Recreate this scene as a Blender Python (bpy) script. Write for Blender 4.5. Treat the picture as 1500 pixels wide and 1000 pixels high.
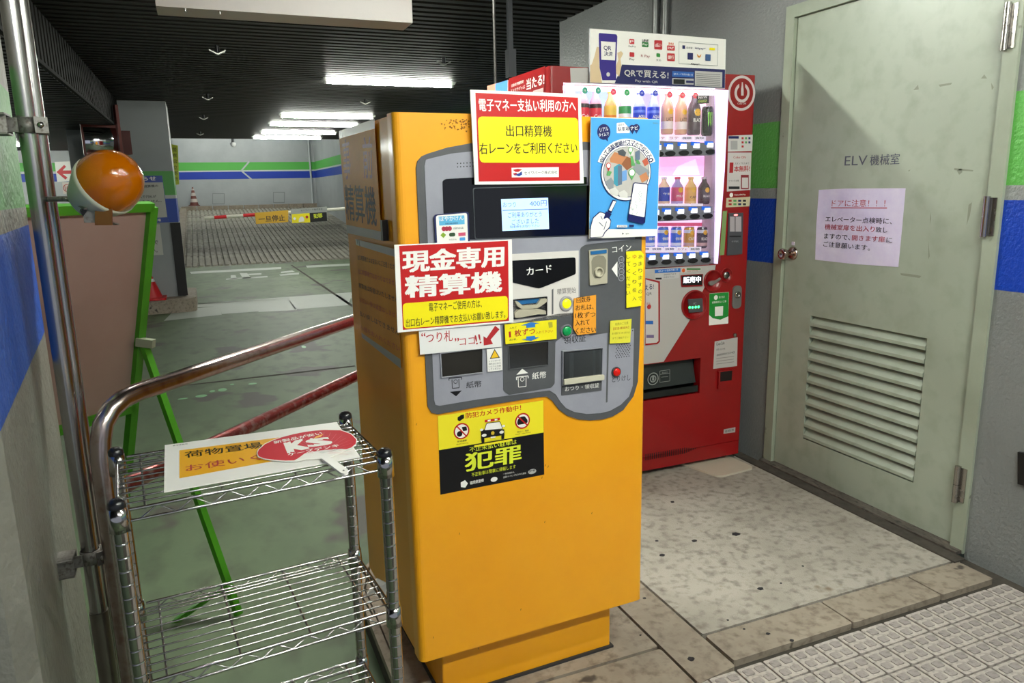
import bpy, bmesh, math, random
from mathutils import Vector, Matrix
random.seed(7)
for o in list(bpy.data.objects): bpy.data.objects.remove(o)
C = bpy.context.scene.collection
sc = bpy.context.scene
V3 = Vector
# ---------------------------------------------------------------- camera
H = 1.38; F = 1084.80863; PITCH = 0.203919608; ROLL = -0.020438014; YAW = 0.389914252
_fw = V3((math.sin(YAW)*math.cos(PITCH), math.cos(YAW)*math.cos(PITCH), -math.sin(PITCH)))
_rt = V3((math.cos(YAW), -math.sin(YAW), 0)); _up = _rt.cross(_fw)
RT = _rt*math.cos(ROLL) + _up*math.sin(ROLL); UP = -_rt*math.sin(ROLL) + _up*math.cos(ROLL)
cam = bpy.data.cameras.new('camera'); co = bpy.data.objects.new('camera', cam); C.objects.link(co)
cam.sensor_width = 36; cam.lens = F*36/1500; cam.clip_start = .02; cam.clip_end = 200
m = Matrix((RT, UP, -_fw)).transposed().to_4x4(); m.translation = (0, 0, H); co.matrix_world = m
sc.camera = co
# ---------------------------------------------------------------- world, exposure
w = bpy.data.worlds.new('world'); sc.world = w; w.use_nodes = True
w.node_tree.nodes['Background'].inputs[0].default_value = (.80, .86, 1, 1)
w.node_tree.nodes['Background'].inputs[1].default_value = .42
vs = sc.view_settings; vs.view_transform = 'Standard'; vs.look = 'None'; vs.gamma = 1; vs.use_curve_mapping = False
vs.exposure = 0.0
LAMP = 300.0          # radiance of the fluorescent tubes
CEIL = 2.56; DRV = -.12
# ---------------------------------------------------------------- helpers: view rays used to read real positions on real planes
def ray(x, y): return _fw*F + RT*(x-750) - UP*(y-500)
def hz(x, y, z=0.):
    d = ray(x, y); return V3((0, 0, H)) + d*((z-H)/d.z)
def az(x, y, D):
    d = ray(x, y); return V3((0, 0, H)) + d*(D/math.hypot(d.x, d.y))
class Pl:
    """a real plane: origin, right, up, outward normal"""
    def __init__(s, o, U, V):
        s.o = V3(o); s.U = V3(U).normalized(); s.V = V3(V).normalized(); s.N = s.U.cross(s.V)
    def m(s, x, y):
        d = ray(x, y); e = V3((0, 0, H)); p = e + d*((s.o-e).dot(s.N)/d.dot(s.N)) - s.o
        return (p.dot(s.U), p.dot(s.V))
    def P(s, u, v, d=0): return s.o + s.U*u + s.V*v + s.N*d
    def off(s, d): return Pl(s.o + s.N*d, s.U, s.V)
# ---------------------------------------------------------------- materials
_M = {}
def lin(h):
    h = h.lstrip('#'); r = [int(h[i:i+2], 16)/255 for i in (0, 2, 4)]
    return tuple(((c+.055)/1.055)**2.4 if c > .04045 else c/12.92 for c in r) + (1,)
def mat(hexc, rough=.5, metal=0., emit=0., spec=.5, coat=0.):
    k = (hexc, rough, metal, emit, spec, coat)
    if k in _M: return _M[k]
    m = bpy.data.materials.new('m_'+hexc.strip('#')); m.use_nodes = True
    b = m.node_tree.nodes['Principled BSDF']; c = lin(hexc)
    b.inputs['Base Color'].default_value = c; b.inputs['Roughness'].default_value = rough
    b.inputs['Metallic'].default_value = metal; b.inputs['Specular IOR Level'].default_value = spec
    b.inputs['Coat Weight'].default_value = coat; b.inputs['Coat Roughness'].default_value = .08
    if emit:
        b.inputs['Emission Color'].default_value = c; b.inputs['Emission Strength'].default_value = emit
    else:   # faint procedural unevenness of the surface
        nt = m.node_tree; n = nt.nodes.new('ShaderNodeTexNoise'); n.inputs['Scale'].default_value = 14; n.inputs['Detail'].default_value = 4
        t = nt.nodes.new('ShaderNodeTexCoord'); nt.links.new(t.outputs['Object'], n.inputs['Vector'])
        r = nt.nodes.new('ShaderNodeMapRange'); r.inputs[3].default_value = max(.02, rough-.06); r.inputs[4].default_value = rough+.08
        nt.links.new(n.outputs[0], r.inputs[0]); nt.links.new(r.outputs[0], b.inputs['Roughness'])
    _M[k] = m; return m
def surf(name, cols, rough=.6, metal=0., scale=3., detail=6, bump=.1, bscale=150., stretch=(1, 1, 1), lohi=(.35, .65), coat=0., spots=None, bdist=.002):
    """two-tone procedural surface: noise mix of cols, fine bump, optional dark spots (hex, scale, threshold)"""
    m = bpy.data.materials.new(name); m.use_nodes = True; nt = m.node_tree; L = nt.links.new
    b = nt.nodes['Principled BSDF']; N = nt.nodes.new
    b.inputs['Roughness'].default_value = rough; b.inputs['Metallic'].default_value = metal
    b.inputs['Coat Weight'].default_value = coat; b.inputs['Coat Roughness'].default_value = .12
    t = N('ShaderNodeTexCoord'); mp = N('ShaderNodeMapping'); mp.inputs['Scale'].default_value = stretch; L(t.outputs['Object'], mp.inputs[0])
    n = N('ShaderNodeTexNoise'); n.inputs['Scale'].default_value = scale; n.inputs['Detail'].default_value = detail; n.inputs['Roughness'].default_value = .62; L(mp.outputs[0], n.inputs['Vector'])
    r = N('ShaderNodeMapRange'); r.inputs[1].default_value = lohi[0]; r.inputs[2].default_value = lohi[1]; L(n.outputs[0], r.inputs[0])
    x = N('ShaderNodeMix'); x.data_type = 'RGBA'; x.inputs[6].default_value = lin(cols[0]); x.inputs[7].default_value = lin(cols[1]); L(r.outputs[0], x.inputs[0])
    out = x.outputs[2]
    if len(cols) > 2:
        n3 = N('ShaderNodeTexNoise'); n3.inputs['Scale'].default_value = scale*9; n3.inputs['Detail'].default_value = 5; L(mp.outputs[0], n3.inputs['Vector'])
        r3 = N('ShaderNodeMapRange'); r3.inputs[1].default_value = .48; r3.inputs[2].default_value = .72; L(n3.outputs[0], r3.inputs[0])
        x3 = N('ShaderNodeMix'); x3.data_type = 'RGBA'; x3.inputs[7].default_value = lin(cols[2]); L(out, x3.inputs[6]); L(r3.outputs[0], x3.inputs[0]); out = x3.outputs[2]
    if spots:
        ns = N('ShaderNodeTexNoise'); ns.inputs['Scale'].default_value = spots[1]; ns.inputs['Detail'].default_value = 3; L(t.outputs['Object'], ns.inputs['Vector'])
        rs = N('ShaderNodeMapRange'); rs.inputs[1].default_value = spots[2]; rs.inputs[2].default_value = spots[2]+.04; L(ns.outputs[0], rs.inputs[0])
        xs = N('ShaderNodeMix'); xs.data_type = 'RGBA'; xs.inputs[7].default_value = lin(spots[0]); L(out, xs.inputs[6]); L(rs.outputs[0], xs.inputs[0]); out = xs.outputs[2]
    L(out, b.inputs['Base Color'])
    nb = N('ShaderNodeTexNoise'); nb.inputs['Scale'].default_value = bscale; nb.inputs['Detail'].default_value = 3; L(t.outputs['Object'], nb.inputs['Vector'])
    bp = N('ShaderNodeBump'); bp.inputs['Strength'].default_value = bump; bp.inputs['Distance'].default_value = bdist; L(nb.outputs[0], bp.inputs['Height']); L(bp.outputs[0], b.inputs['Normal'])
    return m
def striped(name, grey, green, blue, gt, gb, bt, bb, bump=.5, bscale=70, light='#a9adad', rough=.5):
    """wall paint with a green and a blue band at given heights (world z)"""
    m = surf(name, grey, rough=rough, scale=1.3, bump=bump, bscale=bscale, lohi=(.3, .7)); nt = m.node_tree; L = nt.links.new; N = nt.nodes.new
    b = nt.nodes['Principled BSDF']; src = b.inputs['Base Color'].links[0].from_socket
    g = N('ShaderNodeNewGeometry'); s = N('ShaderNodeSeparateXYZ'); L(g.outputs['Position'], s.inputs[0])
    def band(lo, hi, src, colr):
        a = N('ShaderNodeMath'); a.operation = 'GREATER_THAN'; L(s.outputs[2], a.inputs[0]); a.inputs[1].default_value = lo
        c = N('ShaderNodeMath'); c.operation = 'LESS_THAN'; L(s.outputs[2], c.inputs[0]); c.inputs[1].default_value = hi
        d = N('ShaderNodeMath'); d.operation = 'MULTIPLY'; L(a.outputs[0], d.inputs[0]); L(c.outputs[0], d.inputs[1])
        x = N('ShaderNodeMix'); x.data_type = 'RGBA'; x.inputs[7].default_value = lin(colr); L(src, x.inputs[6]); L(d.outputs[0], x.inputs[0]); return x.outputs[2]
    src = band(gb, gt, src, green); src = band(bt, gb, src, light); src = band(bb, bt, src, blue)
    L(src, b.inputs['Base Color']); return m
def glassy(name, tint='#ffffff', a=.12, rough=.05):
    m = bpy.data.materials.new(name); m.use_nodes = True; nt = m.node_tree; nt.nodes.clear(); N = nt.nodes.new; L = nt.links.new
    o = N('ShaderNodeOutputMaterial'); x = N('ShaderNodeMixShader'); t = N('ShaderNodeBsdfTransparent'); g = N('ShaderNodeBsdfGlossy'); f = N('ShaderNodeFresnel')
    t.inputs[0].default_value = lin(tint); g.inputs['Roughness'].default_value = rough; f.inputs[0].default_value = 1.45
    mx = N('ShaderNodeMath'); mx.operation = 'MULTIPLY'; mx.inputs[1].default_value = a/.04; L(f.outputs[0], mx.inputs[0]); mx.use_clamp = True
    L(mx.outputs[0], x.inputs[0]); L(t.outputs[0], x.inputs[1]); L(g.outputs[0], x.inputs[2]); L(x.outputs[0], o.inputs[0]); return m
# ---------------------------------------------------------------- mesh builder
class MB:
    def __init__(s): s.v = []; s.f = []; s.mi = []; s.sm = []; s.mats = []
    def mid(s, m):
        if m not in s.mats: s.mats.append(m)
        return s.mats.index(m)
    def add(s, vs, fs, m, smooth=False):
        k = len(s.v); s.v += [V3(p) for p in vs]; i = s.mid(m)
        for f in fs: s.f.append([a+k for a in f]); s.mi.append(i); s.sm.append(smooth)
        return s
    def boxf(s, o, A, B, D, m):
        """box from corner o with edge vectors A,B,D"""
        o, A, B, D = V3(o), V3(A), V3(B), V3(D)
        vs = [o, o+A, o+A+B, o+B, o+D, o+A+D, o+A+B+D, o+B+D]
        fs = [(0, 3, 2, 1), (4, 5, 6, 7), (0, 1, 5, 4), (1, 2, 6, 5), (2, 3, 7, 6), (3, 0, 4, 7)]
        if A.cross(B).dot(D) < 0: fs = [f[::-1] for f in fs]
        return s.add(vs, fs, m)
    def box(s, lo, hi, m):
        lo, hi = V3(lo), V3(hi); d = hi-lo
        return s.boxf(lo, (d.x, 0, 0), (0, d.y, 0), (0, 0, d.z), m)
    def bar(s, a, b, w, h, m, up=(0, 0, 1)):
        a, b = V3(a), V3(b); d = (b-a).normalized(); u = V3(up)
        x = d.cross(u).normalized(); y = x.cross(d)
        return s.boxf(a - x*w/2 - y*h/2, x*w, y*h, b-a, m)
    def tube(s, pts, r, m, n=12, cap=True):
        pts = [V3(p) for p in pts]; rs = r if isinstance(r, (list, tuple)) else [r]*len(pts)
        d0 = (pts[1]-pts[0]).normalized(); x = d0.orthogonal().normalized(); vs = []; fs = []
        for i, p in enumerate(pts):
            a = pts[max(i-1, 0)]; b = pts[min(i+1, len(pts)-1)]; d = (b-a).normalized()
            x = (x - d*x.dot(d)).normalized(); y = d.cross(x)
            for j in range(n):
                t = 2*math.pi*j/n; vs.append(p + (x*math.cos(t) + y*math.sin(t))*rs[i])
        for i in range(len(pts)-1):
            for j in range(n): fs.append((i*n+j, i*n+(j+1) % n, (i+1)*n+(j+1) % n, (i+1)*n+j))
        s.add(vs, fs, m, True)
        if cap:
            k = len(pts)-1; s.add(vs[:n], [tuple(range(n))[::-1]], m); s.add(vs[k*n:], [tuple(range(n))], m)
        return s
    def lathe(s, o, prof, m, n=20, ax=(0, 0, 1)):
        ax = V3(ax).normalized(); x = ax.orthogonal().normalized(); y = ax.cross(x); o = V3(o); vs = []; fs = []
        for r, h in prof:
            for j in range(n):
                t = 2*math.pi*j/n; vs.append(o + ax*h + (x*math.cos(t)+y*math.sin(t))*max(r, 1e-5))
        for i in range(len(prof)-1):
            for j in range(n): fs.append((i*n+j, i*n+(j+1) % n, (i+1)*n+(j+1) % n, (i+1)*n+j))
        return s.add(vs, fs, m, True)
    def prism(s, pl, uv, d0, d1, m, side=None):
        """polygon in the plane extruded from depth d0 to d1 (d1 > d0 faces outward)"""
        a = sum(uv[i][0]*uv[(i+1) % len(uv)][1]-uv[(i+1) % len(uv)][0]*uv[i][1] for i in range(len(uv)))
        if a < 0: uv = uv[::-1]
        n = len(uv); top = [pl.P(u, v, d1) for u, v in uv]; bot = [pl.P(u, v, d0) for u, v in uv]
        s.add(top, [tuple(range(n))], m); s.add(bot, [tuple(range(n))[::-1]], side or m)
        s.add(bot+top, [(i, (i+1) % n, (i+1) % n+n, i+n) for i in range(n)], side or m)
        return s
    def flat(s, pl, uv, d, m):
        a = sum(uv[i][0]*uv[(i+1) % len(uv)][1]-uv[(i+1) % len(uv)][0]*uv[i][1] for i in range(len(uv)))
        if a < 0: uv = uv[::-1]
        return s.add([pl.P(u, v, d) for u, v in uv], [tuple(range(len(uv)))], m)
    def build(s, name, parent=None, base=None, label=None, cat=None, group=None, kind=None):
        vs = s.v
        if parent is not None:
            org = V3((0, 0, 0)); q = parent
            while q: org += q.location; q = q.parent
            loc = V3((0, 0, 0))
        else:
            lo = V3([min(v[i] for v in vs) for i in range(3)]); hi = V3([max(v[i] for v in vs) for i in range(3)])
            org = V3(base) if base is not None else V3(((lo.x+hi.x)/2, (lo.y+hi.y)/2, lo.z)); loc = org
        me = bpy.data.meshes.new(name); me.from_pydata([v-org for v in vs], [], s.f)
        for m in s.mats: me.materials.append(m)
        me.polygons.foreach_set('material_index', s.mi); me.polygons.foreach_set('use_smooth', s.sm); me.update()
        o = bpy.data.objects.new(name, me); C.objects.link(o); o.location = loc; o.parent = parent
        return tag(o, label, cat, group, kind)
def tag(o, label=None, cat=None, group=None, kind=None):
    if label: o['label'] = label
    if cat: o['category'] = cat
    if group: o['group'] = group
    if kind: o['kind'] = kind
    return o
def thing(name, loc, label=None, cat=None, group=None, kind=None):
    o = bpy.data.objects.new(name, None); C.objects.link(o); o.location = loc; o.empty_display_size = .05
    return tag(o, label, cat, group, kind)
def dup(o, delta=(0, 0, 0), parent=None, label=None, first=True):
    c = o.copy(); C.objects.link(c); c.parent = parent
    if first: c.location = o.location + V3(delta)
    if label: c['label'] = label
    for ch in list(o.children): dup(ch, parent=c, first=False)
    return c
def part(name, parent, fn):
    b = MB(); fn(b); return b.build(name, parent)
# 2-D shapes
def rnd(pts, r, n=5):
    out = []; k = len(pts); rr = r if isinstance(r, (list, tuple)) else [r]*k
    for i in range(k):
        p = Vector(pts[i]).to_2d(); a = Vector(pts[i-1]).to_2d(); b = Vector(pts[(i+1) % k]).to_2d(); q = rr[i]
        if q <= 0: out.append(tuple(p)); continue
        da = (a-p); db = (b-p); q = min(q, da.length*.49, db.length*.49); A = p+da.normalized()*q; B = p+db.normalized()*q
        for j in range(n+1):
            t = j/n; out.append(tuple(A*(1-t)**2 + p*2*t*(1-t) + B*t*t))
    return out
def circ(c, r, n=24, ry=None, a0=0, a1=2*math.pi):
    full = abs(a1-a0-2*math.pi) < 1e-6; k = n if full else n+1
    return [(c[0]+r*math.cos(a0+(a1-a0)*i/n), c[1]+(ry or r)*math.sin(a0+(a1-a0)*i/n)) for i in range(k)]
# ---------------------------------------------------------------- lettering
_T = {}
def glyphs(s, bold):
    k = (s, bold)
    if k in _T: return _T[k]
    cu = bpy.data.curves.new('t', 'FONT'); cu.body = s; cu.resolution_u = 2 if len(s) < 24 else 1; cu.offset = 0; cu.size = 1; cu.space_line = 1.05
    o = bpy.data.objects.new('t', cu); C.objects.link(o)
    dg = bpy.context.evaluated_depsgraph_get(); me = bpy.data.meshes.new_from_object(o.evaluated_get(dg))
    vs = [(v.co.x, v.co.y) for v in me.vertices]; fs = [tuple(p.vertices) for p in me.polygons]
    bpy.data.objects.remove(o); bpy.data.curves.remove(cu); bpy.data.meshes.remove(me)
    zs = [0.]*len(vs)
    if bold > 0:
        w = bold*.55; sh = [(-w, 0), (w, 0)] if bold < .02 else [(-w, -w*.6), (w, -w*.6), (-w, w*.6), (w, w*.6)]
        if bold >= .04: sh += [(0, 0), (-w, 0), (w, 0)]
        n = len(vs); zs = [k*1.2e-5 for k in range(len(sh)) for _ in vs]; vs = [(x+a, y+c) for a, c in sh for x, y in vs]; fs = [tuple(i+n*k for i in f) for k in range(len(sh)) for f in fs]
    x0 = min(v[0] for v in vs); x1 = max(v[0] for v in vs); y0 = min(v[1] for v in vs); y1 = max(v[1] for v in vs)
    vs = [((x-x0)/(x1-x0), (y-y0)/max(y1-y0, 1e-6), z) for (x, y), z in zip(vs, zs)]
    if fs:
        a = 0
        for f in fs[:40]:
            for i in range(len(f)): a += vs[f[i]][0]*vs[f[(i+1) % len(f)]][1]-vs[f[(i+1) % len(f)]][0]*vs[f[i]][1]
        if a < 0: fs = [f[::-1] for f in fs]
    _T[k] = (vs, fs); return _T[k]
class Sheet(MB):
    """flat printed thing on plane pl: px coordinates are read on that plane, every call prints one layer higher"""
    def __init__(s, pl, step=.00010, d=0.): super().__init__(); s.pl = pl; s.d = d; s.step = step
    def up(s): s.d += s.step; return s
    def uv(s, pts): return [s.pl.m(*p) for p in pts]
    def base(s, pts, m, th=.0015, r=0, side=None):
        s.prism(s.pl, rnd(s.uv(pts), r) if r else s.uv(pts), s.d, s.d+th, m, side); s.d += th; return s
    def poly(s, pts, m, r=0, same=False):
        if not same: s.up()
        s.flat(s.pl, rnd(s.uv(pts), r) if r else s.uv(pts), s.d, m); return s
    def quad(s, x0, y0, x1, y1, m, r=0, same=False): return s.poly([(x0, y0), (x1, y0), (x1, y1), (x0, y1)], m, r, same)
    def disc(s, x, y, rpx, m, ry=None, same=False, n=24):
        if not same: s.up()
        c = s.pl.m(x, y); e = s.pl.m(x+rpx, y); r = math.hypot(e[0]-c[0], e[1]-c[1])
        rv = None
        if ry: e = s.pl.m(x, y+ry); rv = math.hypot(e[0]-c[0], e[1]-c[1])
        s.flat(s.pl, circ(c, r, n, rv), s.d, m); return s
    def ring(s, x, y, rpx, wpx, m):
        s.up(); c = s.pl.m(x, y); e = s.pl.m(x+rpx, y); r = math.hypot(e[0]-c[0], e[1]-c[1]); q = r*(1-wpx/rpx); n = 28
        a = circ(c, r, n); b = circ(c, q, n); s.add([s.pl.P(u, v, s.d) for u, v in a+b], [(i, (i+1) % n, n+(i+1) % n, n+i) for i in range(n)], m); return s
    def line(s, a, b, wpx, m, same=False):
        if not same: s.up()
        A = Vector(s.pl.m(*a)); B = Vector(s.pl.m(*b)); k = Vector(s.pl.m(a[0]+wpx, a[1]))-A; w = k.length/2
        d = (B-A).normalized(); n = Vector((-d.y, d.x))*w
        s.flat(s.pl, [tuple(A+n), tuple(A-n), tuple(B-n), tuple(B+n)], s.d, m); return s
    def text(s, t, bl, br, ht, m, bold=0., tl=None, same=False):
        """ink box: bottom-left px, bottom-right px, height px (or top-left px)"""
        if not same: s.up()
        vs, fs = glyphs(t, bold); A = Vector(s.pl.m(*bl)); U = Vector(s.pl.m(*br))-A
        if tl: W = Vector(s.pl.m(*tl))-A
        else:
            h = (Vector(s.pl.m(bl[0], bl[1]-ht))-A); W = Vector((-U.y, U.x)).normalized(); W = W*h.length*(1 if W.dot(h) > 0 else -1)
        s.add([s.pl.P(*(A+U*x+W*y), s.d+z) for x, y, z in vs], fs, m); return s
    def uvtext(s, t, u, v, wd, ht, m, bold=0.):
        s.up(); vs, fs = glyphs(t, bold); s.add([s.pl.P(u+x*wd, v+y*ht, s.d+z) for x, y, z in vs], fs, m); return s
def dull(m, v):
    m.node_tree.nodes['Principled BSDF'].inputs['Specular IOR Level'].default_value = v; return m
# plain colours for print
WHT = mat('#f2efe9', .35); RED = mat('#c01818', .35); YEL = mat('#f7e60c', .35); BLK = mat('#0c0c0e', .35); NAVY = mat('#141a5a', .35)
DGREY = mat('#58595b', .45); LGREY = mat('#a3a3ab', .4); STEEL = mat('#a9a5a0', .25, 1.); CHROME = mat('#b9b7b4', .13, 1.)
# ================================================================ THE SETTING
WX = 2.535
WR = Pl((WX, 0, 0), (0, -1, 0), (0, 0, 1)); FL0 = Pl((0, 0, 0), (1, 0, 0), (0, 1, 0))
M_slab = surf('washed concrete slab', ('#9d968a', '#b5aea2', '#857d72'), rough=.75, scale=3.5, bump=1., bscale=240, lohi=(.3, .6), spots=('#857661', 5, .70), bdist=.004)
M_stone = surf('stained kerb stone', ('#85796b', '#a09484', '#75695c'), rough=.7, scale=4, bump=.35, bscale=160, lohi=(.3, .65), spots=('#4c443c', 9, .68))
M_paver = surf('tactile paver', ('#b5aca5', '#c6bdb5', '#8f8780'), rough=.7, scale=6, bump=.9, bscale=260, lohi=(.3, .7), bdist=.003)
M_paved = surf('paver relief', ('#978f8b', '#a89f99', '#7d7672'), rough=.75, scale=8, bump=.7, bscale=260)
M_joint = surf('dirty joint', ('#3a352f', '#4c463e'), rough=.9, scale=20)
M_drive = surf('green driveway paint', ('#4f6045', '#667757', '#49543d'), rough=.58, scale=.9, bump=.15, bscale=60, lohi=(.35, .65), stretch=(1, .6, 1), spots=('#4a473f', 1.6, .60))
M_ramp = surf('grooved ramp concrete', ('#77746c', '#a8a397', '#5f5b54'), rough=.8, scale=.35, bump=.4, bscale=30, lohi=(.35, .62))
M_line = mat('#b0b6ac', .5); M_white = mat('#b9bec0', .5)
M_gum = mat('#1d1b1f', .6)
# ---- island floor
fl = thing('floor', (1.5, 1.7, -.12), kind='structure', label='raised concrete island floor of slabs, stained border stones and pale pavers')
part('floor_bed', fl, lambda b: (b.prism(FL0, [(.385, -1.5), (WX, -1.5), (WX, 5.14), (1.3, 5.14), (1.0, 4.2), (.70, 3.3), (.52, 2.64), (.44, 2.54), (.395, 2.40)], DRV-.05, -.022, M_joint)))
def slab(name, pts, m, top=0., lab=None):
    b = MB(); b.prism(FL0, rnd(pts, .008, 2), -.025, top, m); o = b.build(name, fl); tag(o, lab); return o
slab('concrete_slab', [(1.328, 1.709), (2.49, 1.709), (2.49, 5.1), (1.328, 5.1)], M_slab)
xs = [1.328, 1.80, 2.20, 2.46]
for i in range(3): slab('border_stone', [(xs[i]+.003, 1.562), (xs[i+1]-.003, 1.562), (xs[i+1]-.003, 1.698), (xs[i]+.003, 1.698)], M_stone)
slab('border_stone', [(1.175, 1.52), (1.318, 1.54), (1.318, 5.1), (1.175, 5.1)], M_stone)
slab('border_stone', [(.41, 1.50), (1.165, 1.50), (1.165, 1.70), (.41, 1.70)], M_stone)
slab('border_stone', [(.41, 1.712), (1.165, 1.712), (1.165, 4.5), (1.05, 4.2), (.73, 3.3), (.54, 2.66), (.46, 2.56), (.415, 2.42)], M_stone)
slab('kerb_face', [(.378, -1.4), (.405, -1.4), (.408, 2.42), (.452, 2.565), (.535, 2.67), (.72, 3.32), (.71, 3.33), (.515, 2.67), (.43, 2.56), (.384, 2.42)], M_stone, .002)
# pavers: 9 cm blocks with four raised pads, four blocks on each joint square
pv = MB(); u = .0905
pv.prism(FL0, rnd([(-u/2, -u/2), (u/2, -u/2), (u/2, u/2), (-u/2, u/2)], .006, 2), -.03, -.002, M_paver)
for sx, sy in ((-1, 1), (1, 1), (-1, -1), (1, -1)):
    cx, cy = sx*.0205, sy*.0205
    pv.prism(FL0, rnd([(cx-.0150, cy-.0130), (cx+.0150, cy-.0130), (cx+.0150, cy+.0130), (cx-.0150, cy+.0130)], .003, 1), -.004, .0004, M_paved)
first = None
for j in range(11):
    for i in range(29):
        x = 1.452+.0965*(i-13); y = 1.482-.0965*j
        if x > WX-.04 or x < .45: continue
        if first is None:
            first = pv.build('paving_block', fl); first.location = V3((x, y, 0)) - fl.location
            me = first.data
            for v in me.vertices: v.co += fl.location
        else:
            c = first.copy(); C.objects.link(c); c.location = V3((x, y, random.uniform(-.0012, .0008))) - fl.location; c.rotation_euler = (random.uniform(-.006, .006), random.uniform(-.006, .006), random.uniform(-.006, .006))
for px, py, r in ((1078, 782, 9.5), (1017, 792, 6.5), (970, 813, 7), (1114, 862, 7), (1012, 965, 9), (944, 876, 4), (1176, 829, 3), (1144, 854, 3), (985, 735, 5), (962, 792, 4), (1160, 938, 5), (1125, 928, 5), (938, 930, 3), (1066, 908, 3), (1090, 921, 3)):
    b = MB(); p = hz(px, py, .0); rr = r*p.length/1500
    b.prism(FL0, [(p.x+rr*math.cos(t)*random.uniform(.75, 1.1), p.y+rr*math.sin(t)*random.uniform(.6, .95)) for t in [k*math.pi/6 for k in range(12)]], -.001, .0012, M_gum)
    b.build('gum_stain', fl)
# ---- driveway, lower than the island
dr = thing('driveway', (0, 8, DRV-.1), kind='structure', label='green painted driveway floor with white markings')
part('road_surface', dr, lambda b: b.box((-14, -1.5, DRV-.1), (12, 17.0, DRV), M_drive))
GP = Pl((0, 0, DRV), (1, 0, 0), (0, 1, 0))
def road(name, polys, m, d=.0015):
    s = Sheet(GP, 0, d)
    for p in polys: s.flat(GP, s.uv(p), d, m)
    return s.build(name, dr)
road('road_line', [[(250, 467), (268, 451), (455, 442), (515, 437), (515, 428), (268, 446), (256, 459)]], M_line, .001)
road('road_line', [[(268, 446), (322, 448), (325, 460), (380, 456), (372, 444), (423, 440), (432, 453), (510, 447), (516, 430), (440, 436), (270, 447)], [(255, 455), (322, 448), (325, 461), (240, 470)], [(372, 444), (424, 440), (435, 454), (379, 457)]], M_line)
road('road_line', [[(278, 398), (412, 391), (412, 394), (280, 401)]], M_line); road('road_line', [[(448, 389), (512, 386), (512, 389), (450, 392)]], M_line)
road('road_mark', [[(331, 408), (392, 404), (392, 406), (331, 410)], [(338, 403), (345, 403), (347, 408), (338, 409)], [(351, 400), (362, 400), (368, 407), (356, 408)], [(362, 401), (383, 400), (383, 402), (366, 403)]], M_line)
road('road_mark', [[(411, 398), (428, 396), (432, 398), (412, 400)], [(409, 402), (438, 399), (438, 402), (411, 404)]], M_line)
road('road_joint', [[(425, 388), (428, 388), (516, 446), (516, 450)], [(246, 566.6), (520, 535.2), (520, 536.6), (246, 568)]], M_joint)
G2 = mat('#7fb582', .5)
for px, py, rx, ry in ((326, 571, 6, 2.4), (295, 580, 8, 2), (311, 573, 4, 1.6), (268, 584, 7, 1), (340, 563, 3, 1), (445, 508, 3, 2), (370, 562, 6, 1.2)):
    s = Sheet(GP, 0, .0016); s.disc(px, py, rx, G2, ry, True, 10); s.build('paint_fleck', dr)
# ---- ramp rising away, with ridges
RS = (0.833-DRV)/12.; RY0 = 17.0; RY1 = 29.0
def rz(y): return DRV + (y-RY0)*RS
rp = thing('ramp', (1.8, RY0, DRV), kind='structure', label='grooved grey concrete ramp rising to the far wall')
part('ramp_slab', rp, lambda b: b.boxf((-1.0, RY0, DRV-.05), (5.3, 0, 0), (0, 0, .05), (0, RY1-RY0, (RY1-RY0)*RS), M_ramp))
part('ramp_top', rp, lambda b: b.box((-1.0, RY1, .60), (4.3, 29.5, rz(RY1)), M_ramp))
rb = MB(); rb.boxf((-.04, RY0+.03, DRV-.01), (.075, 0, 0), (0, 0, .045), (0, RY1-RY0-.2, (RY1-RY0-.2)*RS), M_ramp); r0 = None
for i in range(34):
    x = -.33+.128*i
    if r0 is None: r0 = rb.build('ramp_ridge', rp); r0.location = (x, 0, 0)
    else:
        c = r0.copy(); C.objects.link(c); c.location = (r0.location.x+.128*i, 0, 0)
part('ramp_kerb', rp, lambda b: b.boxf((-.62, RY0-4.0, DRV-.02), (.2, 0, 0), (0, 0, .14), (0, 4.0, 0), M_stone))
part('ramp_kerb', rp, lambda b: b.boxf((-.62, RY0, DRV-.02), (.2, 0, 0), (0, 0, .14), (0, RY1-RY0, (RY1-RY0)*RS), M_stone))
kb = None
for i in range(9):
    b = MB(); x = -.6+.52*i; b.box((x+.01, 28.75, .80), (x+.50, 28.95, .98), M_stone); b.build('kerb_block', rp)
# ---- right wall with the machine room door
M_wallR = striped('rough grey wall paint', ('#7c7f7e', '#888b8a'), '#5fae4f', '#0d3fae', 1.661, 1.356, 1.307, 1.0, bump=.9, bscale=75, light='#8f9290', rough=.34)
[n for n in M_wallR.node_tree.nodes if n.type == 'BUMP'][0].inputs['Distance'].default_value = .0045
DL, DR_, DT = 2.757, 1.784, 2.097      # door leaf: far edge, near edge, top
b = MB(); t = .16
FRw = .055
b.box((WX, -1.6, -.1), (WX+t, DR_-FRw, 2.75), M_wallR); b.box((WX, DL+FRw, -.1), (WX+t, 5.14, 2.75), M_wallR); b.box((WX, DR_-FRw, DT+FRw), (WX+t, DL+FRw, 2.75), M_wallR)
b.build('wall_right', kind='structure')
MB().box((WX+t, 4.94, -.1), (6.5, 5.14, 2.75), M_wallR).build('wall_return', kind='structure')
M_door = surf('pale green door paint', ('#9fa896', '#abb3a2', '#98a18e'), rough=.38, scale=1.3, bump=.10, bscale=60, lohi=(.25, .75), spots=('#767c6b', 5.5, .74))
M_frame = surf('door frame paint', ('#979f8c', '#a3ab98'), rough=.4, scale=4, spots=('#6c6e60', 14, .70))
M_dirtm = surf('scuffed steel sill', ('#5c554f', '#837a72', '#3a3632'), rough=.5, metal=.4, scale=9, stretch=(1, .4, 1))
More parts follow.
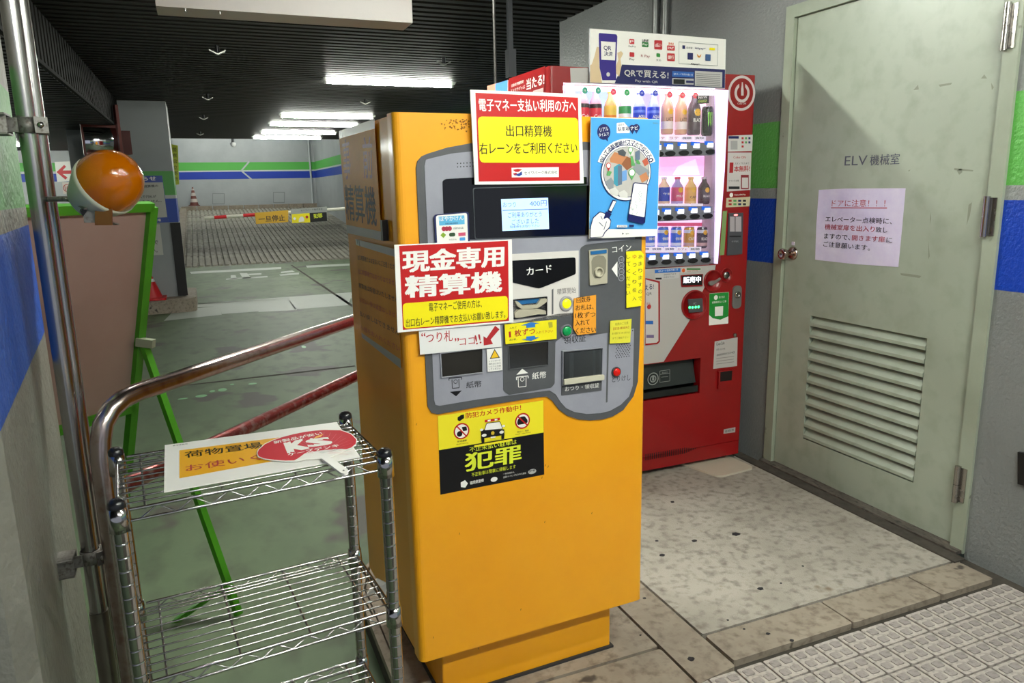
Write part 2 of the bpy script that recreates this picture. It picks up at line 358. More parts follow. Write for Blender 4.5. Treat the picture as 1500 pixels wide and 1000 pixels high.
dd = thing('door_1', (WX, (DL+DR_)/2, 0), kind='structure', label='pale green steel machine room door with louvered vent')
LV = [WR.m(*p) for p in ((1186, 462), (1356.5, 495.8), (1337.5, 708), (1177, 643))]
ly0, ly1 = -LV[0][0], -LV[1][0]; lz0 = (LV[2][1]+LV[3][1])/2; lz1 = (LV[0][1]+LV[1][1])/2; lx = WX+.006
b = MB()
b.box((lx, DR_+.003, .015), (WX+.05, ly1, DT), M_door); b.box((lx, ly0, .015), (WX+.05, DL-.003, DT), M_door)
b.box((lx, ly1, .015), (WX+.05, ly0, lz0), M_door); b.box((lx, ly1, lz1), (WX+.05, ly0, DT), M_door)
leaf = b.build('door_leaf', dd)
part('louver_back', leaf, lambda b: b.box((WX+.045, ly1, lz0), (WX+.05, ly0, lz1), mat('#1c1d1a', .8)))
nl = 11; ph = (lz1-lz0)/nl
sb = MB(); sb.prism(Pl((0, 0, 0), (1, 0, 0), (0, 0, 1)), [(.042, ph*1.02), (.036, ph*1.05), (.004, ph*.30), (.004, ph*.05), (.010, ph*.03), (.014, ph*.28)], -(ly0-.004), -(ly1+.004), M_door)
s0 = None
for i in range(nl):
    if s0 is None:
        s0 = sb.build('louver_slat', leaf); 
        for v in s0.data.vertices: v.co += dd.location
        s0.location = V3((WX, 0, lz0+.004)) - dd.location
    else:
        c = s0.copy(); C.objects.link(c); c.location = s0.location + V3((0, 0, ph*i)); c.rotation_euler = (0, random.uniform(-.02, .02), 0)
b = MB(); b.box((WX-.012, DR_-FRw, 0), (WX+.06, DR_-.002, DT+FRw), M_frame); b.box((WX-.012, DL+.002, 0), (WX+.06, DL+FRw, DT+FRw), M_frame); b.box((WX-.012, DR_-.002, DT+.002), (WX+.06, DL+.002, DT+FRw), M_frame)
b.build('door_frame', dd)
part('door_sill', dd, lambda b: (b.box((WX-.045, DR_-.05, 0), (WX+.05, DL+.05, .013), M_dirtm), b.box((WX-.10, DR_-.09, 0), (WX-.045, DL+.3, .006), M_joint)))
def hinge(px, py0, py1):
    y = DR_-.010; z1 = WR.m(px, py0)[1]; z0 = WR.m(px, py1)[1]; zm = (z0+z1)/2
    h = MB(); h.tube([(WX-.022, y, z0), (WX-.022, y, zm-.002)], .011, STEEL); h.tube([(WX-.022, y, zm+.002), (WX-.022, y, z1)], .011, STEEL); h.tube([(WX-.022, y, zm-.004), (WX-.022, y, zm+.004)], .0085, STEEL); h.box((WX-.016, y-.03, z0+.005), (WX-.0125, y+.0, z1-.005), STEEL)
    h.build('hinge', dd)
hinge(1468, 8, 76); hinge(1438, 287, 346); hinge(1398, 677, 731)
ky, kz = -WR.m(1160, 371)[0], WR.m(1160, 371)[1]
M_knob = mat('#b9a69c', .18, 1.)
KP = V3((lx, ky, kz))
kn = MB(); kn.lathe(KP, [(.0, .012), (.022, .012), (.031, .006), (.032, 0)], M_knob, 24, (-1, 0, 0)); kn.lathe(KP, [(.011, .01), (.011, .03), (.018, .036), (.024, .05), (.026, .062), (.023, .070), (.014, .066), (.004, .060), (0, .060)], M_knob, 24, (-1, 0, 0)); kn.build('door_knob', dd)
part('keyhole_tab', dd, lambda b: b.box((lx-.004, ky-.008, kz+.038), (lx, ky+.008, kz+.054), mat('#d8cfe0', .3)))
WD = Pl((lx, 0, 0), (0, -1, 0), (0, 0, 1))
s = Sheet(WD, 0, .0006); G = mat('#4a4c5c', .4)
s.text('ELV', (1237, 242.5), (1270, 241.5), 13.5, G, 0.0); s.text('機械室', (1274, 242.5), (1317.5, 240.5), 15.5, G, .015); s.build('door_lettering', dd)
s = Sheet(WD, 0, .0005); G = mat('#868c7a', .6)
for pts in ([(1338, 132), (1345, 124), (1346, 131)], [(1375, 124), (1395, 121), (1393, 124), (1377, 127)], [(1437, 115), (1442, 109), (1446, 115)], [(1452, 121), (1456, 128), (1453, 132)], [(1330, 250), (1334, 248), (1332, 251)], [(1402, 250), (1408, 246), (1410, 252), (1405, 256)], [(1419, 300), (1424, 296), (1421, 315), (1416, 330)], [(1398, 246), (1426, 249), (1425, 251), (1398, 249)], [(1319, 400), (1332, 401), (1350, 404), (1347, 407), (1320, 403)], [(1363, 310), (1364, 320), (1362, 330)], [(1360, 352), (1362, 375), (1360, 380)], [(1222, 478), (1224, 484), (1221, 484)]):
    s.flat(WD, s.uv(pts), .0005, G)
s.build('paint_scuff', dd, kind='stuff')
s = Sheet(WD, .0004, .0003); PP = surf('laminated notice paper', ('#d8ccec', '#e4dcf2'), rough=.22, scale=7, bump=.9, bscale=22, coat=.4, bdist=.004)
s.base([(1199.8, 278), (1240, 276), (1326.8, 275.5), (1322, 330), (1316, 391), (1255, 387), (1194.4, 380.3), (1196, 330)], PP, .0012); RR_ = mat('#b23a48', .4); KK = mat('#33323c', .4)
s.text('ドアに注意！！！', (1218.7, 302.5), (1297, 303), 10, RR_, .0); s.line((1218, 304.2), (1300, 304.6), 1, RR_); s.text('エレベーター点検時に、', (1209.7, 324.6), (1307, 328.5), 8.2, KK, .01); s.text('機械室扉を出入り', (1208.8, 335.8), (1281.8, 339.8), 8, RR_, .01); s.text('致し', (1283.5, 340), (1300.5, 341), 8, KK, .01)
s.text('ますので、', (1208, 349.3), (1246, 351.6), 7.6, KK, .01); s.text('開きます扉', (1249, 352), (1297, 354.6), 8, RR_, .01); s.text('に', (1299.5, 355), (1308, 355.3), 7.4, KK, .01); s.text('ご注意願います。', (1207, 361), (1275.5, 367.2), 8, KK, .01)
s.build('door_notice', label='crinkled laminated paper notice with red and black writing on the green door', cat='notice')
s = Sheet(WR, .0004, .0005); s.base([(1494, 661), (1512, 664), (1512, 712), (1494, 708)], BLK, .012); s.build('wall_plate', label='black plate on the grey wall at the right edge of the photo', cat='plate')
# ---- left wall stub (rough paint), pipes stand against its end
LW = V3((-.341, 1.405, 0)); LE = V3((-.449, 2.47, 0)); ld = (LE-LW).normalized()
M_wallL = striped('coarse plaster wall paint', ('#77756c', '#8d8b82'), '#5f9f58', '#1c4fae', 1.661, 1.356, 1.307, 1.0, bump=1.0, bscale=38, light='#8b8780', rough=.5)
bp = [n for n in M_wallL.node_tree.nodes if n.type == 'BUMP'][0]; bp.inputs['Distance'].default_value = .006
b = MB(); P0 = LW+ld*.02
b.prism(FL0, [(P0.x, P0.y), (LE.x, LE.y), (LE.x-.9, LE.y), (LE.x-.9, 1.30), (LW.x-.03, 1.385)], DRV, 2.75, M_wallL)
b.build('wall_left', kind='structure')
# ---- ceilings: black slatted soffits in two heights with a slatted fascia between them
M_slat = dull(surf('dark painted ceiling slat', ('#15140f', '#1d1b16'), rough=.5, metal=.0, scale=2, bump=.1), .3); M_void = mat('#0d0d0c', .9)
ce = thing('ceiling', (1.5, 8, CEIL), kind='structure', label='dark slatted metal ceiling above the driveway')
part('ceiling_deck', ce, lambda b: b.box((-.86, -1.6, CEIL+.02), (6.5, 17.7, CEIL+.06), M_void))
part('ceiling_deck', ce, lambda b: b.box((-14, -1.6, 2.22), (-.83, 17.7, 2.26), M_void))
def slats(x0, x1, z, name):
    sb = MB(); sb.prism(Pl((0, 0, 0), (0, 1, 0), (0, 0, 1)), [(-.04, 0), (-.034, -.034), (.034, -.034), (.04, 0)], x0, x1, M_slat); f = None
    y = .3
    while y < 17.6:
        if f is None:
            f = sb.build(name, ce)
            for v in f.data.vertices: v.co += ce.location
            f.location = V3((0, y, z)) - ce.location
        else:
            c = f.copy(); C.objects.link(c); c.location = V3((0, y, z)) - ce.location
        y += .125
slats(-.82, 6.4, CEIL+.02, 'ceiling_slat'); slats(-9, -.84, 2.22, 'ceiling_slat')
sb = MB(); sb.prism(FL0, [(-.012, -.04), (.014, -.034), (.014, .034), (-.012, .04)], 2.21, CEIL, dull(surf('black fascia slat', ('#0b0a08', '#12110e'), rough=.7, scale=2), .1)); f = None; y = .3
while y < 13:
    if f is None:
        f = sb.build('fascia_slat', ce)
        for v in f.data.vertices: v.co += ce.location
        f.location = V3((-.835, y, 0)) - ce.location
    else:
        c = f.copy(); C.objects.link(c); c.location = f.location + V3((0, y-.3, 0))
    y += .125
part('fascia_board', ce, lambda b: b.box((-.86, -1.6, 2.215), (-.845, 13, CEIL+.02), M_void))
part('fascia_edge', ce, lambda b: b.box((-.85, -1.6, 2.19), (-.815, 13, 2.215), M_void))
# ---- far walls
FY = 29.5; FP = Pl((0, FY, 0), (1, 0, 0), (0, 0, 1))
zt = [FP.m(350, y)[1] for y in (237.5, 249.3, 251.3, 262)]
M_far = striped('far wall paint', ('#9da1a4', '#adb1b3'), '#55b04b', '#1138a8', zt[0], zt[1], zt[2], zt[3], bump=.1, light='#c4c8ca')
b = MB(); b.box((-1.4, FY, -.2), (4.3, FY+.2, 4.4), M_far); b.build('wall_back', kind='structure')
b = MB(); b.box((4.18, 17, -.2), (4.4, FY, 4.4), M_far); b.build('wall_side', kind='structure')
b = MB(); b.box((-1.5, 17.7, -.2), (-1.3, FY, 4.4), M_far); b.build('wall_side', kind='structure')
MB().box((-1.5, 17.7, 4.1), (4.4, FY+.2, 4.2), M_void).build('ceiling_high', kind='structure')
MB().box((-1.5, 17.7, CEIL), (4.4, 17.8, 4.1), M_void).build('ceiling_drop', kind='structure')
for px0, px1, py0, py1 in ((311, 329, 283, 299), (400, 417, 281, 297)):
    s = Sheet(FP, .004, .002); s.quad(px0, py0, px1, py1, mat('#85898a', .5)); s.quad(px0+1, py0+1, px1-1, py1-1, mat('#a5a9ab', .5)); s.build('trim_1', kind='structure')
s = Sheet(FP, .003, .004)
s.line((365, 236.5), (353.5, 250), 2.2, M_white); s.line((353.5, 250), (369, 263), 2.2, M_white, True); s.build('trim_2', kind='structure')
b = MB(); p = FP.m(458, 215); q = FP.m(464, 298); b.tube([(q[0]-.15, FY-.05, .8), (q[0]-.15, FY-.05, 4.2)], .035, M_white); b.build('conduit', label='pale conduit pipe rising in the far wall corner', cat='pipe')
# far left, lit wall seen past the column
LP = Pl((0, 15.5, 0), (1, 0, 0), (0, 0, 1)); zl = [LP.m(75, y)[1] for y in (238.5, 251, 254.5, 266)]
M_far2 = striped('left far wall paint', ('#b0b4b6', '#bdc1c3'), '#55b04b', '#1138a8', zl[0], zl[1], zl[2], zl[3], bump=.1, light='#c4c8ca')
MB().box((-14, 15.5, -.2), (-1.6, 15.7, 2.6), M_far2).build('wall_back', kind='structure')
MB().box((-14.2, -1.6, -.2), (-14, 15.7, 2.6), M_far2).build('wall_side', kind='structure')
MB().box((4.18, 5.14, -.2), (4.4, 17, 2.7), M_far).build('wall_side', kind='structure')
# ---- column with notices
CY = 10.75; CPn = Pl((0, CY, 0), (1, 0, 0), (0, 0, 1))
zc = [CPn.m(232, y)[1] for y in (250.5, 286, 291, 326)]
cxl = CPn.m(103, 240)[0]; cxr = CPn.m(252, 240)[0]
M_col = striped('column paint', ('#85898a', '#909495'), '#4d9a45', '#0f3c9c', zc[0], zc[1], zc[2], zc[3], bump=.2)
MB().box((cxl, CY, .05), (cxr, CY+.75, CEIL+.02), M_col).build('column', kind='structure', label='square column with green and blue bands behind the green sign board')
b = MB(); b.prism(FL0, rnd([(cxl-.2, CY-.28), (cxr+.12, CY-.28), (cxr+.12, CY+.95), (cxl-.2, CY+.95)], .16, 6), DRV, .06, M_stone); b.build('column_plinth', kind='structure')
zg = CPn.m(255, 326)[1]
MB().box((cxr-.10, CY-.03, .07), (cxr+.02, CY-.002, zg), mat('#0c0c0d', .6)).build('corner_guard', label='black rubber corner guard on the striped column', cat='guard')
# ================================================================ PAYMENT MACHINE
MA = -.0383164775
EX = V3((math.cos(MA), -math.sin(MA), 0)); EY = V3((math.sin(MA), math.cos(MA), 0)); Z3 = V3((0, 0, 1))
FO = V3((.4195, 1.695, 0))                  # front left foot of the face
MW, MT, MBt, MD = .693, 1.5525, .168, .565
YF = Pl(FO, EX, Z3); YL = Pl(FO, -EY, Z3)
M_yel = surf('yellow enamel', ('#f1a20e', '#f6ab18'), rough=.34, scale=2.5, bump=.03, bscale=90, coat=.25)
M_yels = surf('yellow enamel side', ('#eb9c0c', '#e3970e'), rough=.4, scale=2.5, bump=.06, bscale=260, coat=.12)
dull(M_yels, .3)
pm = thing('payment_machine', FO+EX*MW/2+EY*MD/2, 'tall yellow parking payment machine with grey curved fascia on a recessed yellow plinth', 'payment machine')
def hp(fr, d): return fr.P(0, 0, d)
b = MB()      # cabinet behind the door
TP = Pl(FO, EX, EY)
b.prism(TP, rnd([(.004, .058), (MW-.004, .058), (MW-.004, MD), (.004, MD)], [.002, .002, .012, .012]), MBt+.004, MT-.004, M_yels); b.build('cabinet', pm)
b = MB(); b.prism(TP, rnd([(0, 0), (MW, 0), (MW, .052), (0, .052)], [.020, .020, .003, .003], 6), MBt, MT, M_yel)
for i, f in enumerate(b.f):
    if len(f) == 4 and i > 1: b.sm[i] = False
door = b.build('front_door', pm)
part('door_gasket', pm, lambda b: b.prism(TP, [(.006, .052), (MW-.006, .052), (MW-.006, .058), (.006, .058)], MBt+.01, MT-.008, mat('#4d3406', .6)))
part('plinth', pm, lambda b: b.prism(TP, rnd([(.077, .055), (MW-.077, .055), (MW-.077, MD-.03), (.077, MD-.03)], .006), .006, MBt+.004, M_yel))
part('plinth_seal', pm, lambda b: b.prism(TP, [(.070, .046), (MW-.070, .046), (MW-.070, MD-.025), (.070, MD-.025)], 0, .007, mat('#2c2b2a', .8)))
part('side_latch', pm, lambda b: b.boxf(YL.P(*YL.m(566, 352), -.001), -EY*.018, Z3*.05, -EX*.014, BLK))
# rust and wear near the top of the door
s = Sheet(YF, .0003, .0003); G = mat('#8a5a12', .8)
for k in range(46):
    x = random.gauss(672, 14); y = random.uniform(175, 192)
    if x > 688: x = random.uniform(655, 686)
    a = random.uniform(.5, 2.2); s.flat(YF, s.uv([(x-a, y), (x, y+random.uniform(.5, 2.5)), (x+a, y+random.uniform(-.6, .6)), (x, y-random.uniform(.4, 1.5))]), .0007, G)
for x, y in ((793, 700), (798, 682), (802, 684), (634, 934), (700, 950), (866, 752), (797, 765), (672, 782), (762, 893), (609, 622)):
    s.flat(YF, s.uv([(x, y), (x+1.2, y-2.5), (x+1.6, y-2.2), (x+.5, y+1)]), .0007, mat('#6b4a16', .8))
s.build('rust_wear', door, kind='stuff')
# ---- fascia
s = Sheet(YF); M_fo = surf('dark grey fascia', ('#4c4d50', '#555659'), rough=.5, scale=8); M_fi = surf('light grey fascia', ('#90909a', '#9a9aa4'), rough=.4, scale=8)
outer = [(609, 246), (611, 236), (617, 229), (626, 225), (655, 216), (688, 210), (760, 204), (858, 208), (930, 213), (938, 219), (940, 235), (939, 350), (937.5, 450), (936, 500), (933.5, 558), (927, 580), (912, 600), (897, 609), (882, 613.5), (864, 615), (846, 613.5), (830, 608), (818, 599), (808, 586), (800, 580), (788, 581), (700, 595), (641, 606), (632, 604), (626, 595), (622, 519)]
inner = [(621, 243), (623, 234), (634, 231), (660, 225), (688, 222), (760, 216), (858, 220), (922, 224), (929, 230), (929, 340), (928, 430), (927, 498), (925.5, 564), (920, 580), (908, 592), (892, 601), (878, 604.5), (858, 605.5), (840, 602.5), (828, 597), (820, 588), (813, 577), (804, 571), (700, 584), (643, 593.5), (637, 592), (635, 585), (628, 400)]
s.d = -.002; s.base(outer, M_fo, .0055); fasc = s.build('fascia', pm)
s = Sheet(YF, d=.0035); s.base(inner, M_fi, .0012); s.build('fascia_panel', pm)
D1 = .0048
s = Sheet(YF, d=D1)
s.base([(848.5, 363), (856, 358), (936.5, 349), (936, 479), (862, 491), (848, 470)], M_fo, .0008, .006)
s.d = D1; s.base([(735, 476), (816, 459), (862, 455), (862, 486), (826, 490), (812, 500), (811, 561), (806, 567), (744, 577.5), (736, 571)], M_fo, .0012, .004); s.build('fascia_inset', pm)
s = Sheet(YF, d=D1); s.base([(650, 390), (652, 377), (846, 366.5), (845.6, 461), (655, 484)], mat('#d8d2cc', .4), .0012)
cardp = s.build('card_panel', pm)
s = Sheet(YF, d=D1+.0012); s.base([(654, 386), (841, 376.5), (841.5, 401), (788, 422), (748, 413), (654, 402)], mat('#08080a', .12), .0015, .006)
s.text('カード', (770, 403), (806.5, 398), 11.5, WHT, .02, tl=(769, 392)); s.build('card_sign', cardp)
s = Sheet(YF, d=D1+.0012); s.poly([(806.5, 424), (809, 422), (809, 459), (806.5, 460.5)], DGREY, .001); s.text('精算開始', (814.5, 431), (842, 428.5), 8.6, mat('#6a6462', .5), 0.0); s.build('panel_lettering', cardp)
def inset(name, parent, pts, dep, wallm, backm, lip=.001):
    """a recess shown as a rim box standing on the face with a deep floor"""
    uv = [YF.m(*p) for p in pts]; b = MB(); n = len(uv)
    cx = sum(u for u, v in uv)/n; cy = sum(v for u, v in uv)/n; t = .0022
    inn = [(u+(t if u < cx else -t), v+(t if v < cy else -t)) for u, v in uv]
    a = [YF.P(u, v, D1+dep) for u, v in uv]; c = [YF.P(u, v, D1+dep) for u, v in inn]; e = [YF.P(u, v, D1+.0012) for u, v in inn]; g = [YF.P(u, v, D1) for u, v in uv]
    R = [(i, (i+1) % n, (i+1) % n+n, i+n) for i in range(n)]
    b.add(a+c, R, wallm); b.add(c+e, R, wallm); b.add(g+a, R, wallm); b.add(e, [tuple(range(n))], backm); b.add(e, [tuple(range(n))[::-1]], backm)
    return b.build(name, parent)
BEI = mat('#b5ae98', .45)
inset('card_slot', pm, [(749, 438), (799, 433.5), (799, 461), (749, 466.5)], .006, mat('#1a1a1c', .4), mat('#2a2c30', .5))
s = Sheet(YF, d=D1+.0015); s.base([(752, 439), (789, 436), (784, 443), (761, 445)], mat('#1e6298', .4), .001); s.build('blue_flap', pm)
for pts in ([(751, 440), (755, 440), (762, 447), (783, 445), (788, 437), (797, 436), (797, 441), (789, 447), (783, 450), (762, 452), (754, 447)], [(750, 458), (756, 452), (768, 452), (784, 451), (796, 454), (796, 459), (784, 459), (768, 462), (757, 464), (751, 464)]):
    s = Sheet(YF, d=D1+.0012); s.base(pts, BEI, .009, .0015); s.build('slot_jaw', pm)
def button(px, py, r1, r2, ring, col, name, emit=0):
    c = YF.m(px, py); e = YF.m(px+r2, py)[0]-c[0]; q = e*r1/r2; o = YF.P(*c, D1)
    b = MB(); b.lathe(o, [(e, 0), (e, .003), (e*.92, .005), (q*1.05, .005), (q*1.05, .003)], ring, 28, YF.N); h = b.build(name, pm)
    b = MB(); b.lathe(o, [(q, .002), (q, .006), (q*.8, .0085), (0, .009)], mat(col, .25, 0, emit), 24, YF.N); b.build('button_cap', h)
button(827.5, 444, 6.2, 10, mat('#9b979a', .35), '#f2ee12', 'start_button', .6)
button(827.8, 484, 6.3, 9, mat('#6d6d72', .4), '#0e9a52', 'receipt_button')
button(900.7, 544, 5, 6.6, mat('#3a3a3c', .4), '#d8190f', 'cancel_button')
s = Sheet(YF, d=D1); DK = mat('#26262b', .5)
s.text('領収証', (824.5, 503.5), (857, 499.5), 11.5, DK, .015); s.text('紙幣', (682, 568), (704, 566), 9.8, DK, .01); s.text('とりけし', (895, 559.5), (922, 556), 8.5, DK, 0.)
s.line((661, 555), (661.5, 568), 1, DK, True); s.line((671, 554), (671.5, 567), 1, DK, True); s.line((661.5, 568), (671.5, 567), 1, DK, True); s.line((656.5, 553.5), (675, 551.5), 1.2, DK, True); s.line((656.5, 553.5), (656.7, 556.5), 1.2, DK, True); s.line((675, 551.5), (675.2, 555), 1.2, DK, True); s.ring(666.3, 558, 3, .8, DK)
s.poly([(658, 573), (675.5, 571), (667, 579.5)], BLK); s.poly([(888.5, 481), (891, 480.5), (888.5, 588), (886, 589)], DGREY, .001)
s.disc(925, 479.5, .9, DK); s.disc(925, 483.5, .9, DK)
for j in range(5):
    for i in range(9): s.disc(669+4.6*i if j < 2 else 0, 239.5+5*j-.25*i, .9, BLK, same=True, n=8) if j < 2 else None
for j in range(8):
    for i in range(6): s.disc(902+3.6*i-(.3*j)+(1.8 if j % 2 else 0), 505+2.6*j-.5*i, .75, DK, same=True, n=8)
s.build('fascia_print', pm)
s = Sheet(YF, d=D1+.0012)
s.poly([(755, 548), (763.5, 539), (772, 545.5)], WHT); s.text('紙幣', (778, 555), (798.5, 552.5), 10, WHT, .01)
s.line((757.5, 552), (758, 566), 1, WHT); s.line((769, 550), (769, 565), 1, WHT, True); s.line((758, 566), (769, 565), 1, WHT, True); s.line((755, 551.5), (772, 549.5), 1.3, WHT, True); s.line((755, 551.5), (755.2, 555.5), 1.3, WHT, True); s.line((772, 549.5), (772.2, 553), 1.3, WHT, True); s.ring(763.5, 554.5, 3, .8, WHT)
s.text('コイン', (895, 370), (923, 366), 9, WHT, .01); s.poly([(894, 393.5), (902.5, 382.5), (902.5, 405.5)], WHT)
for i, tx in enumerate(('10', '50', '100', '500')): s.ring(908, 379.8+8.8*i, 4.3, .8, LGREY); s.text(tx, (905.6, 382+8.8*i), (910.6, 381.6+8.8*i), 3.6, LGREY)
s.build('fascia_print', pm)
# bill slots with dark shutters
SH = mat('#34302b', .5)
inset('bill_slot', pm, [(643, 516), (706, 508.5), (706, 545), (645, 552.5)], .004, LGREY, SH); inset('bill_slot', pm, [(742.5, 505), (802, 498), (801.5, 534), (744, 541)], .004, mat('#505154', .5), SH)
# coin chute
s = Sheet(YF, d=D1); s.base([(860, 366), (887, 363.5), (886.5, 414), (861, 417.5)], BEI, .006, .003); ch = s.build('coin_chute', pm)
s = Sheet(YF, d=D1+.006); s.base([(862, 367.5), (885, 365), (885, 370), (862, 372.5)], mat('#1e6298', .4), .002); s.d -= .0019; s.poly([(863, 382), (866, 376), (873, 373), (881, 374), (885, 380), (884, 398), (878, 406), (868, 407), (864, 400)], mat('#847f6e', .5), .003); s.build('chute_bowl', ch)
b = MB(); c = YF.P(*YF.m(873.5, 398), D1+.006); b.lathe(c, [(.014, 0), (.0135, .005), (.011, .007), (.0085, .003), (.0085, .001), (0, .001)], BEI, 20, YF.N); b.build('coin_ring', ch)
# change and receipt tray
inset('change_tray', pm, [(821, 513), (880, 507.5), (879, 556), (821, 563)], .008, mat('#8b8b92', .4), mat('#3c3d40', .35))
s = Sheet(YF, d=D1+.009); G = glassy('clear flap', '#e8ecee', .3); s.base([(823, 515), (877, 510), (877, 548), (823, 554)], G, .0012); s.build('clear_flap', pm)
s = Sheet(YF, d=D1+.002); s.base([(832, 517), (838, 516), (838, 551), (832, 552)], mat('#77797d', .3), .002); s.build('tray_guide', pm); s = Sheet(YF, d=D1+.002); s.base([(866, 513), (870, 512.5), (870, 548), (866, 548.5)], mat('#77797d', .3), .002); s.build('tray_guide', pm)
s = Sheet(YF, d=D1+.010); s.base([(821.5, 553.5), (879.5, 546.5), (879.5, 553.5), (821.5, 561)], mat('#c9c3ae', .45), .006, .002); s.build('flap_grip', pm)
s = Sheet(YF, d=D1); s.base([(821, 564), (880, 556.5), (879.5, 571), (821, 578.5)], M_fo, .0012, .001); s.text('おつり・領収証', (826, 572.5), (876, 566.5), 7.2, WHT, .012); s.build('tray_label', pm)
s = Sheet(YF, d=D1); s.base([(822, 564), (822, 563.4), (823, 563.2), (823, 563.8)], M_fo, .0005)
# black display
GB = mat('#07080b', .06, 0, 0, .8)
s = Sheet(YF, d=D1); s.base([(647, 265), (652, 262), (700, 259.5), (858, 259), (858, 345), (650, 352)], GB, .0008, .004); s.build('display_bezel', pm)
s = Sheet(YF, d=D1+.001); s.base([(691, 275), (938, 268), (938, 342), (694, 350)], mat('#54585c', .3), .0012, .006); s.d -= .0002; s.base([(692.2, 276.2), (937, 269.2), (937, 341), (695, 348.8)], GB, .0014, .006); disp = s.build('display_panel', pm)

s = Sheet(YF, d=D1+.0032); s.base([(732, 291.5), (800.5, 289.5), (802, 335), (734, 338)], mat('#a9cdf2', .3, 0, .85), .0006); LT = mat('#4a5f94', .4, 0, .25)
s.text('おつり', (734.5, 303.5), (753.5, 303), 7.5, LT); s.text('400円', (773.5, 302.5), (798.5, 301.5), 8.6, LT, .0); s.line((734, 308), (800, 305.8), 1, LT)
s.text('ご利用ありがとう', (742, 319), (791, 317), 8, LT); s.text('ございました', (747.5, 329), (787, 326.5), 8, LT); s.text('駐車券をお取り下さい', (745, 334), (788, 332), 4, LT); s.build('screen', disp)
s = Sheet(YF, d=D1+.0024); s.text('AMANO', (826, 312.5), (866, 310.5), 8.5, WHT, .03); s.build('maker_lettering', disp)
# ---- transport card plate, fixed to the fascia
s = Sheet(YF, d=.009); s.base([(633, 314), (684, 309.5), (686, 372), (637, 378)], mat('#252a58', .3), .003, .008); s.poly([(636, 315.5), (681.5, 311.5), (683.5, 372), (639, 376)], WHT, .006)
BL = mat('#5fb4de', .4); s.poly([(640, 317), (677.5, 315), (678, 328), (641, 330)], BL); s.text('はやかけん', (641.5, 324), (676.5, 322), 7, WHT, .02); s.text('HAYAKAKEN', (650, 328.3), (668, 327.3), 2.2, NAVY, .02)
for i in range(3): s.disc(647.5+4.3*i, 334.7-.2*i, 3.2, mat('#b8324c', .4), same=i > 0)
s.text('nimoca', (662, 335.5), (676, 334.5), 3.6, mat('#5a6b70', .4)); s.poly([(642.5, 344), (646.5, 339.8), (650.8, 343.5), (647, 348)], mat('#86a82c', .4)); s.poly([(655, 340.7), (664, 340), (664.3, 345.6), (655.3, 346.2)], mat('#2c4a2c', .4), .005); s.poly([(668.5, 340.6), (679, 339.8), (679.2, 344.6), (668.8, 345.4)], mat('#cf5272', .4)); s.text('SUGOCA', (655, 351.5), (666, 351), 2, DK); s.poly([(670.5, 347.3), (678.5, 346.8), (678.8, 351.5), (670.5, 352)], mat('#4a9adb', .4), .002)
s.build('transit_card_plaque', None, label='small white plaque of transit card logos with navy rim on the grey fascia', cat='plaque')
# ================================================================ SIGNS TAPED ON THE MACHINE
s = Sheet(YF, d=.013); s.base([(575, 358), (746, 350), (748.5, 470.5), (580, 485.5)], WHT, .002)
s.poly([(582, 359.5), (740.5, 352), (742, 468.5), (587.5, 481.5)], RED); s.poly([(587, 443), (740, 432), (740.5, 466.5), (589, 480)], YEL, .01)
s.text('現金専用', (586.5, 399), (735, 389.5), 34, WHT, .07, tl=(586, 366)); s.text('精算機', (590.5, 435.5), (732, 426), 34, WHT, .065, tl=(589.5, 403))
s.text('電子マネーご使用の方は、', (625.5, 455), (702.5, 449), 12, BLK, .012, tl=(625, 442.5)); s.text('出口右レーン精算機でお支払いお願い致します。', (592, 477.5), (736.5, 464), 12.5, BLK, .012, tl=(591.5, 465.5))
s.build('cash_only_sign', label='red and yellow cash-only sign taped over the left edge of the yellow machine', cat='sign', group=None)
s = Sheet(YF, d=.013); s.base([(685, 132.5), (846, 139), (850.5, 268.5), (692, 270.5)], WHT, .003)
s.poly([(692.5, 137), (842, 144), (845, 264.5), (697.5, 266)], RED); s.poly([(696, 171.5), (842, 173.5), (844, 239), (699, 238.5)], YEL, .012)
s.text('電子マネー支払い利用の方へ', (698, 164), (839, 165), 19.5, WHT, .03, tl=(697, 145)); s.text('出口精算機', (737.5, 200.5), (804, 201), 16.5, BLK, .018, tl=(737, 183.5)); s.text('右レーンをご利用ください', (698.5, 226.5), (841, 225), 16.5, BLK, .018, tl=(698, 209.5))
s.poly([(745, 246), (814, 245), (814, 259.5), (745.5, 260)], WHT); s.text('セイワパーク株式会社', (763.5, 256.2), (812, 254.8), 5.2, BLK)
BLU = mat('#1e3f96', .4); s.poly([(747, 249), (754, 247.5), (760.5, 248.5), (755, 252), (751, 252)], RED); s.poly([(749, 256), (756, 254), (760, 251), (760.5, 256), (756, 258.5)], BLU, same=True); s.poly([(747, 254.5), (752, 253), (754, 256), (750, 257.5)], RED, same=True)
s.build('e_money_sign', label='red and yellow sign with white border fixed on the machine top above the display', cat='sign')
s = Sheet(YF, d=.010); s.base([(611.5, 482), (730, 474.5), (732, 506.5), (613.5, 518)], mat('#e9e7e4', .35), .0012); R2 = mat('#b3262a', .4)
s.text('“', (615, 491.5), (621, 491), 5, R2, .02); s.text('つり札', (622, 502), (661, 498), 16, R2, .01, tl=(621.5, 486)); s.text('”', (663.5, 499), (670, 498.5), 5, R2, .02); s.text('ココ', (671, 504.5), (693, 502), 9.5, R2, .01); s.text('!!', (695, 503.5), (703, 501), 14, R2, .02)
s.poly([(722.5, 475.8), (729, 481), (716, 496), (719.5, 502.5), (706, 504.5), (705.5, 491), (710, 494)], R2)
s.build('change_notes_sign', label='white strip sign with red lettering and red arrow, above the left bill slot', cat='sign')
